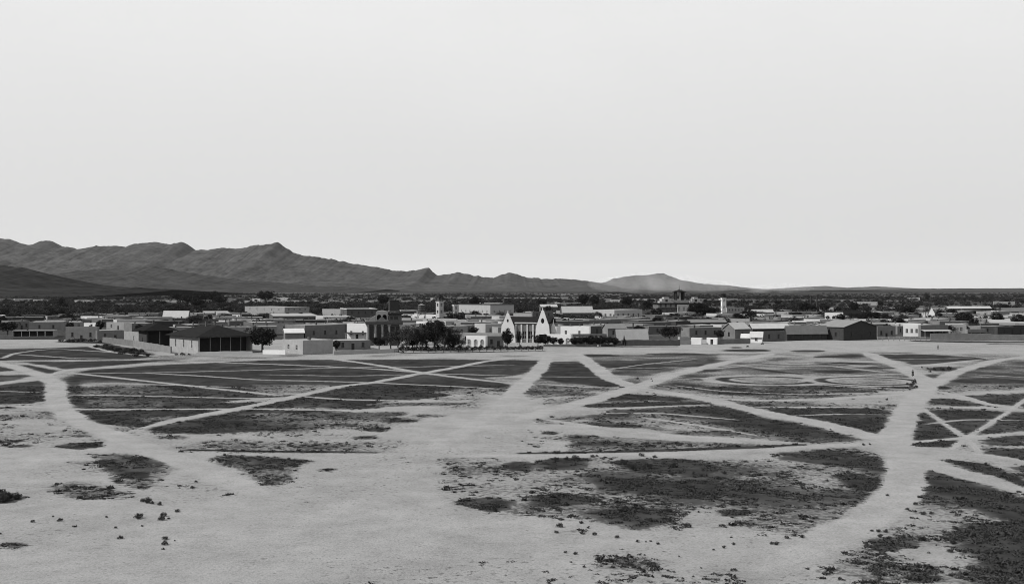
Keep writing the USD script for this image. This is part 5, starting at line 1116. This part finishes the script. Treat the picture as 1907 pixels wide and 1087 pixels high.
# far brush and orchards of the river plain, a mass nobody could count
N = 26000
by = 620 * np.exp(rw.uniform(0, 1, N) * math.log(5200 / 620)); bx = rw.uniform(-1, 1, N) * by * 0.52
big = meshkit.fbm(np.stack([bx / 300, by / 110, 0 * bx], 1), 4, 21)
pr = np.clip((big - 0.45) * 5, 0.04, 1) * np.where(by < 900, np.where(bx < 40, 0.35, 0.5), 1)
keep = rw.uniform(0, 1, N) < pr
SP = np.array(SPOTS)
from scipy.spatial import cKDTree
dd, ii = cKDTree(SP[:, :2]).query(np.stack([bx, by], 1))
keep &= dd > SP[ii, 2] + 2.5
bx, by = bx[keep], by[keep]; n = len(bx)
pi = UsdGeom.PointInstancer.Define(stage, '/World/far_brush'); used['/World/far_brush'] = 0
tag(pi.GetPrim(), 'dark far-off brush and orchards on the plain behind the town', 'brush', kind='stuff')
tg = []
for k in range(3):
    r = np.random.default_rng(300 + k)
    e = r.normal(size=(16, 3)); e /= np.linalg.norm(e, axis=1, keepdims=True); e = e * (0.7, 0.7, 0.42); e[:, 2] += 0.5
    tg.append(obj('brush', leaves(e, r.uniform(0.2, 0.4, 16)[:, None] * (1, 1, 0.8), 12, 0.16, r), ('leaf_dark', 'leaf_scrub', 'leaf_mid')[k], '/World/far_brush'))
pi.CreatePrototypesRel().SetTargets([Sdf.Path(t) for t in tg])
pi.CreateProtoIndicesAttr(Vt.IntArray.FromNumpy(rw.integers(0, 3, n).astype(np.int32)))
pi.CreatePositionsAttr(Vt.Vec3fArray.FromNumpy(np.stack([bx, by, 0 * bx], 1).astype(np.float32)))
sc = rw.uniform(2.0, 4.6, n)
pi.CreateScalesAttr(Vt.Vec3fArray.FromNumpy(np.stack([sc * rw.uniform(1, 1.6, n), sc * 1.2, sc], 1).astype(np.float32)))

# ---------------------------------------------------------------- two people on the field
def person(label, px, py, facing, coat, group=None):
    gpt = ground_at(px, py)
    p = thing('person', label, 'person', (gpt[0], gpt[1], 0), facing)
    J = {'head': ((0, -.02, 1.56), .105), 'chin': ((0, -.05, 1.47), .07), 'neck': ((0, 0, 1.40), .058), 'chest': ((0, 0, 1.22), .15), 'waist': ((0, 0, .98), .13), 'hip': ((0, 0, .88), .15)}
    bones = [('head', 'chin'), ('chin', 'neck'), ('neck', 'chest'), ('chest', 'waist'), ('waist', 'hip')]
    for s, tagn, st in ((-1, 'l', .14), (1, 'r', -.14)):
        J |= {'sh' + tagn: ((s * .17, 0, 1.33), .068), 'el' + tagn: ((s * .22, st * .4, 1.06), .048), 'wr' + tagn: ((s * .22, -.06 - st * .3, .83), .036), 'ha' + tagn: ((s * .22, -.08 - st * .3, .74), .04),
              'th' + tagn: ((s * .09, 0, .84), .092), 'kn' + tagn: ((s * .095, -st * .9, .47), .06), 'an' + tagn: ((s * .095, -st * 1.3 + .04, .09), .042), 'to' + tagn: ((s * .10, -st * 1.3 - .14, .045), .04)}
        bones += [('chest', 'sh' + tagn), ('sh' + tagn, 'el' + tagn), ('el' + tagn, 'wr' + tagn), ('wr' + tagn, 'ha' + tagn), ('hip', 'th' + tagn), ('th' + tagn, 'kn' + tagn), ('kn' + tagn, 'an' + tagn), ('an' + tagn, 'to' + tagn)]
    def hull(bs, grow=0.0):
        out = []
        for a, b in bs:
            out.append(m3.Manifold.batch_hull([m3.Manifold.sphere(J[k][1] + grow, 14).translate(J[k][0]) for k in (a, b)]))
        return m3.Manifold.batch_boolean(out, m3.OpType.Add)
    body = hull(bones)
    obj('body', body, 'skin', p, smooth=50)
    coatb = [b for b in bones if b[0] in ('chest', 'waist', 'shl', 'shr', 'ell', 'elr') and not b[1].startswith('ha')]
    c = hull(coatb, 0.025)
    if coat: c = c + m3.Manifold.cylinder(0.72, 0.30, 0.19, 18).translate((0, 0, 0.28))
    obj('coat', c, 'cloth_dark', p, smooth=50)
    obj('trousers', hull([b for b in bones if b[0][:2] in ('hi', 'th', 'kn') and b[0] != 'head'], 0.02), 'cloth_dark', p, smooth=50)
    obj('hat', join(trimesh.creation.cylinder(0.21, 0.025, sections=20).apply_translation((0, -.02, 1.62)), trimesh.creation.cylinder(0.105, 0.13, sections=18).apply_translation((0, -.02, 1.69))), 'dark_trim', p)
person('dark-clothed person in a long coat on the broad right track, nearer of two', 1700, 701, 20, True)
person('far person in dark clothes crossing the pale road at the right', 1747, 651, -60, False)
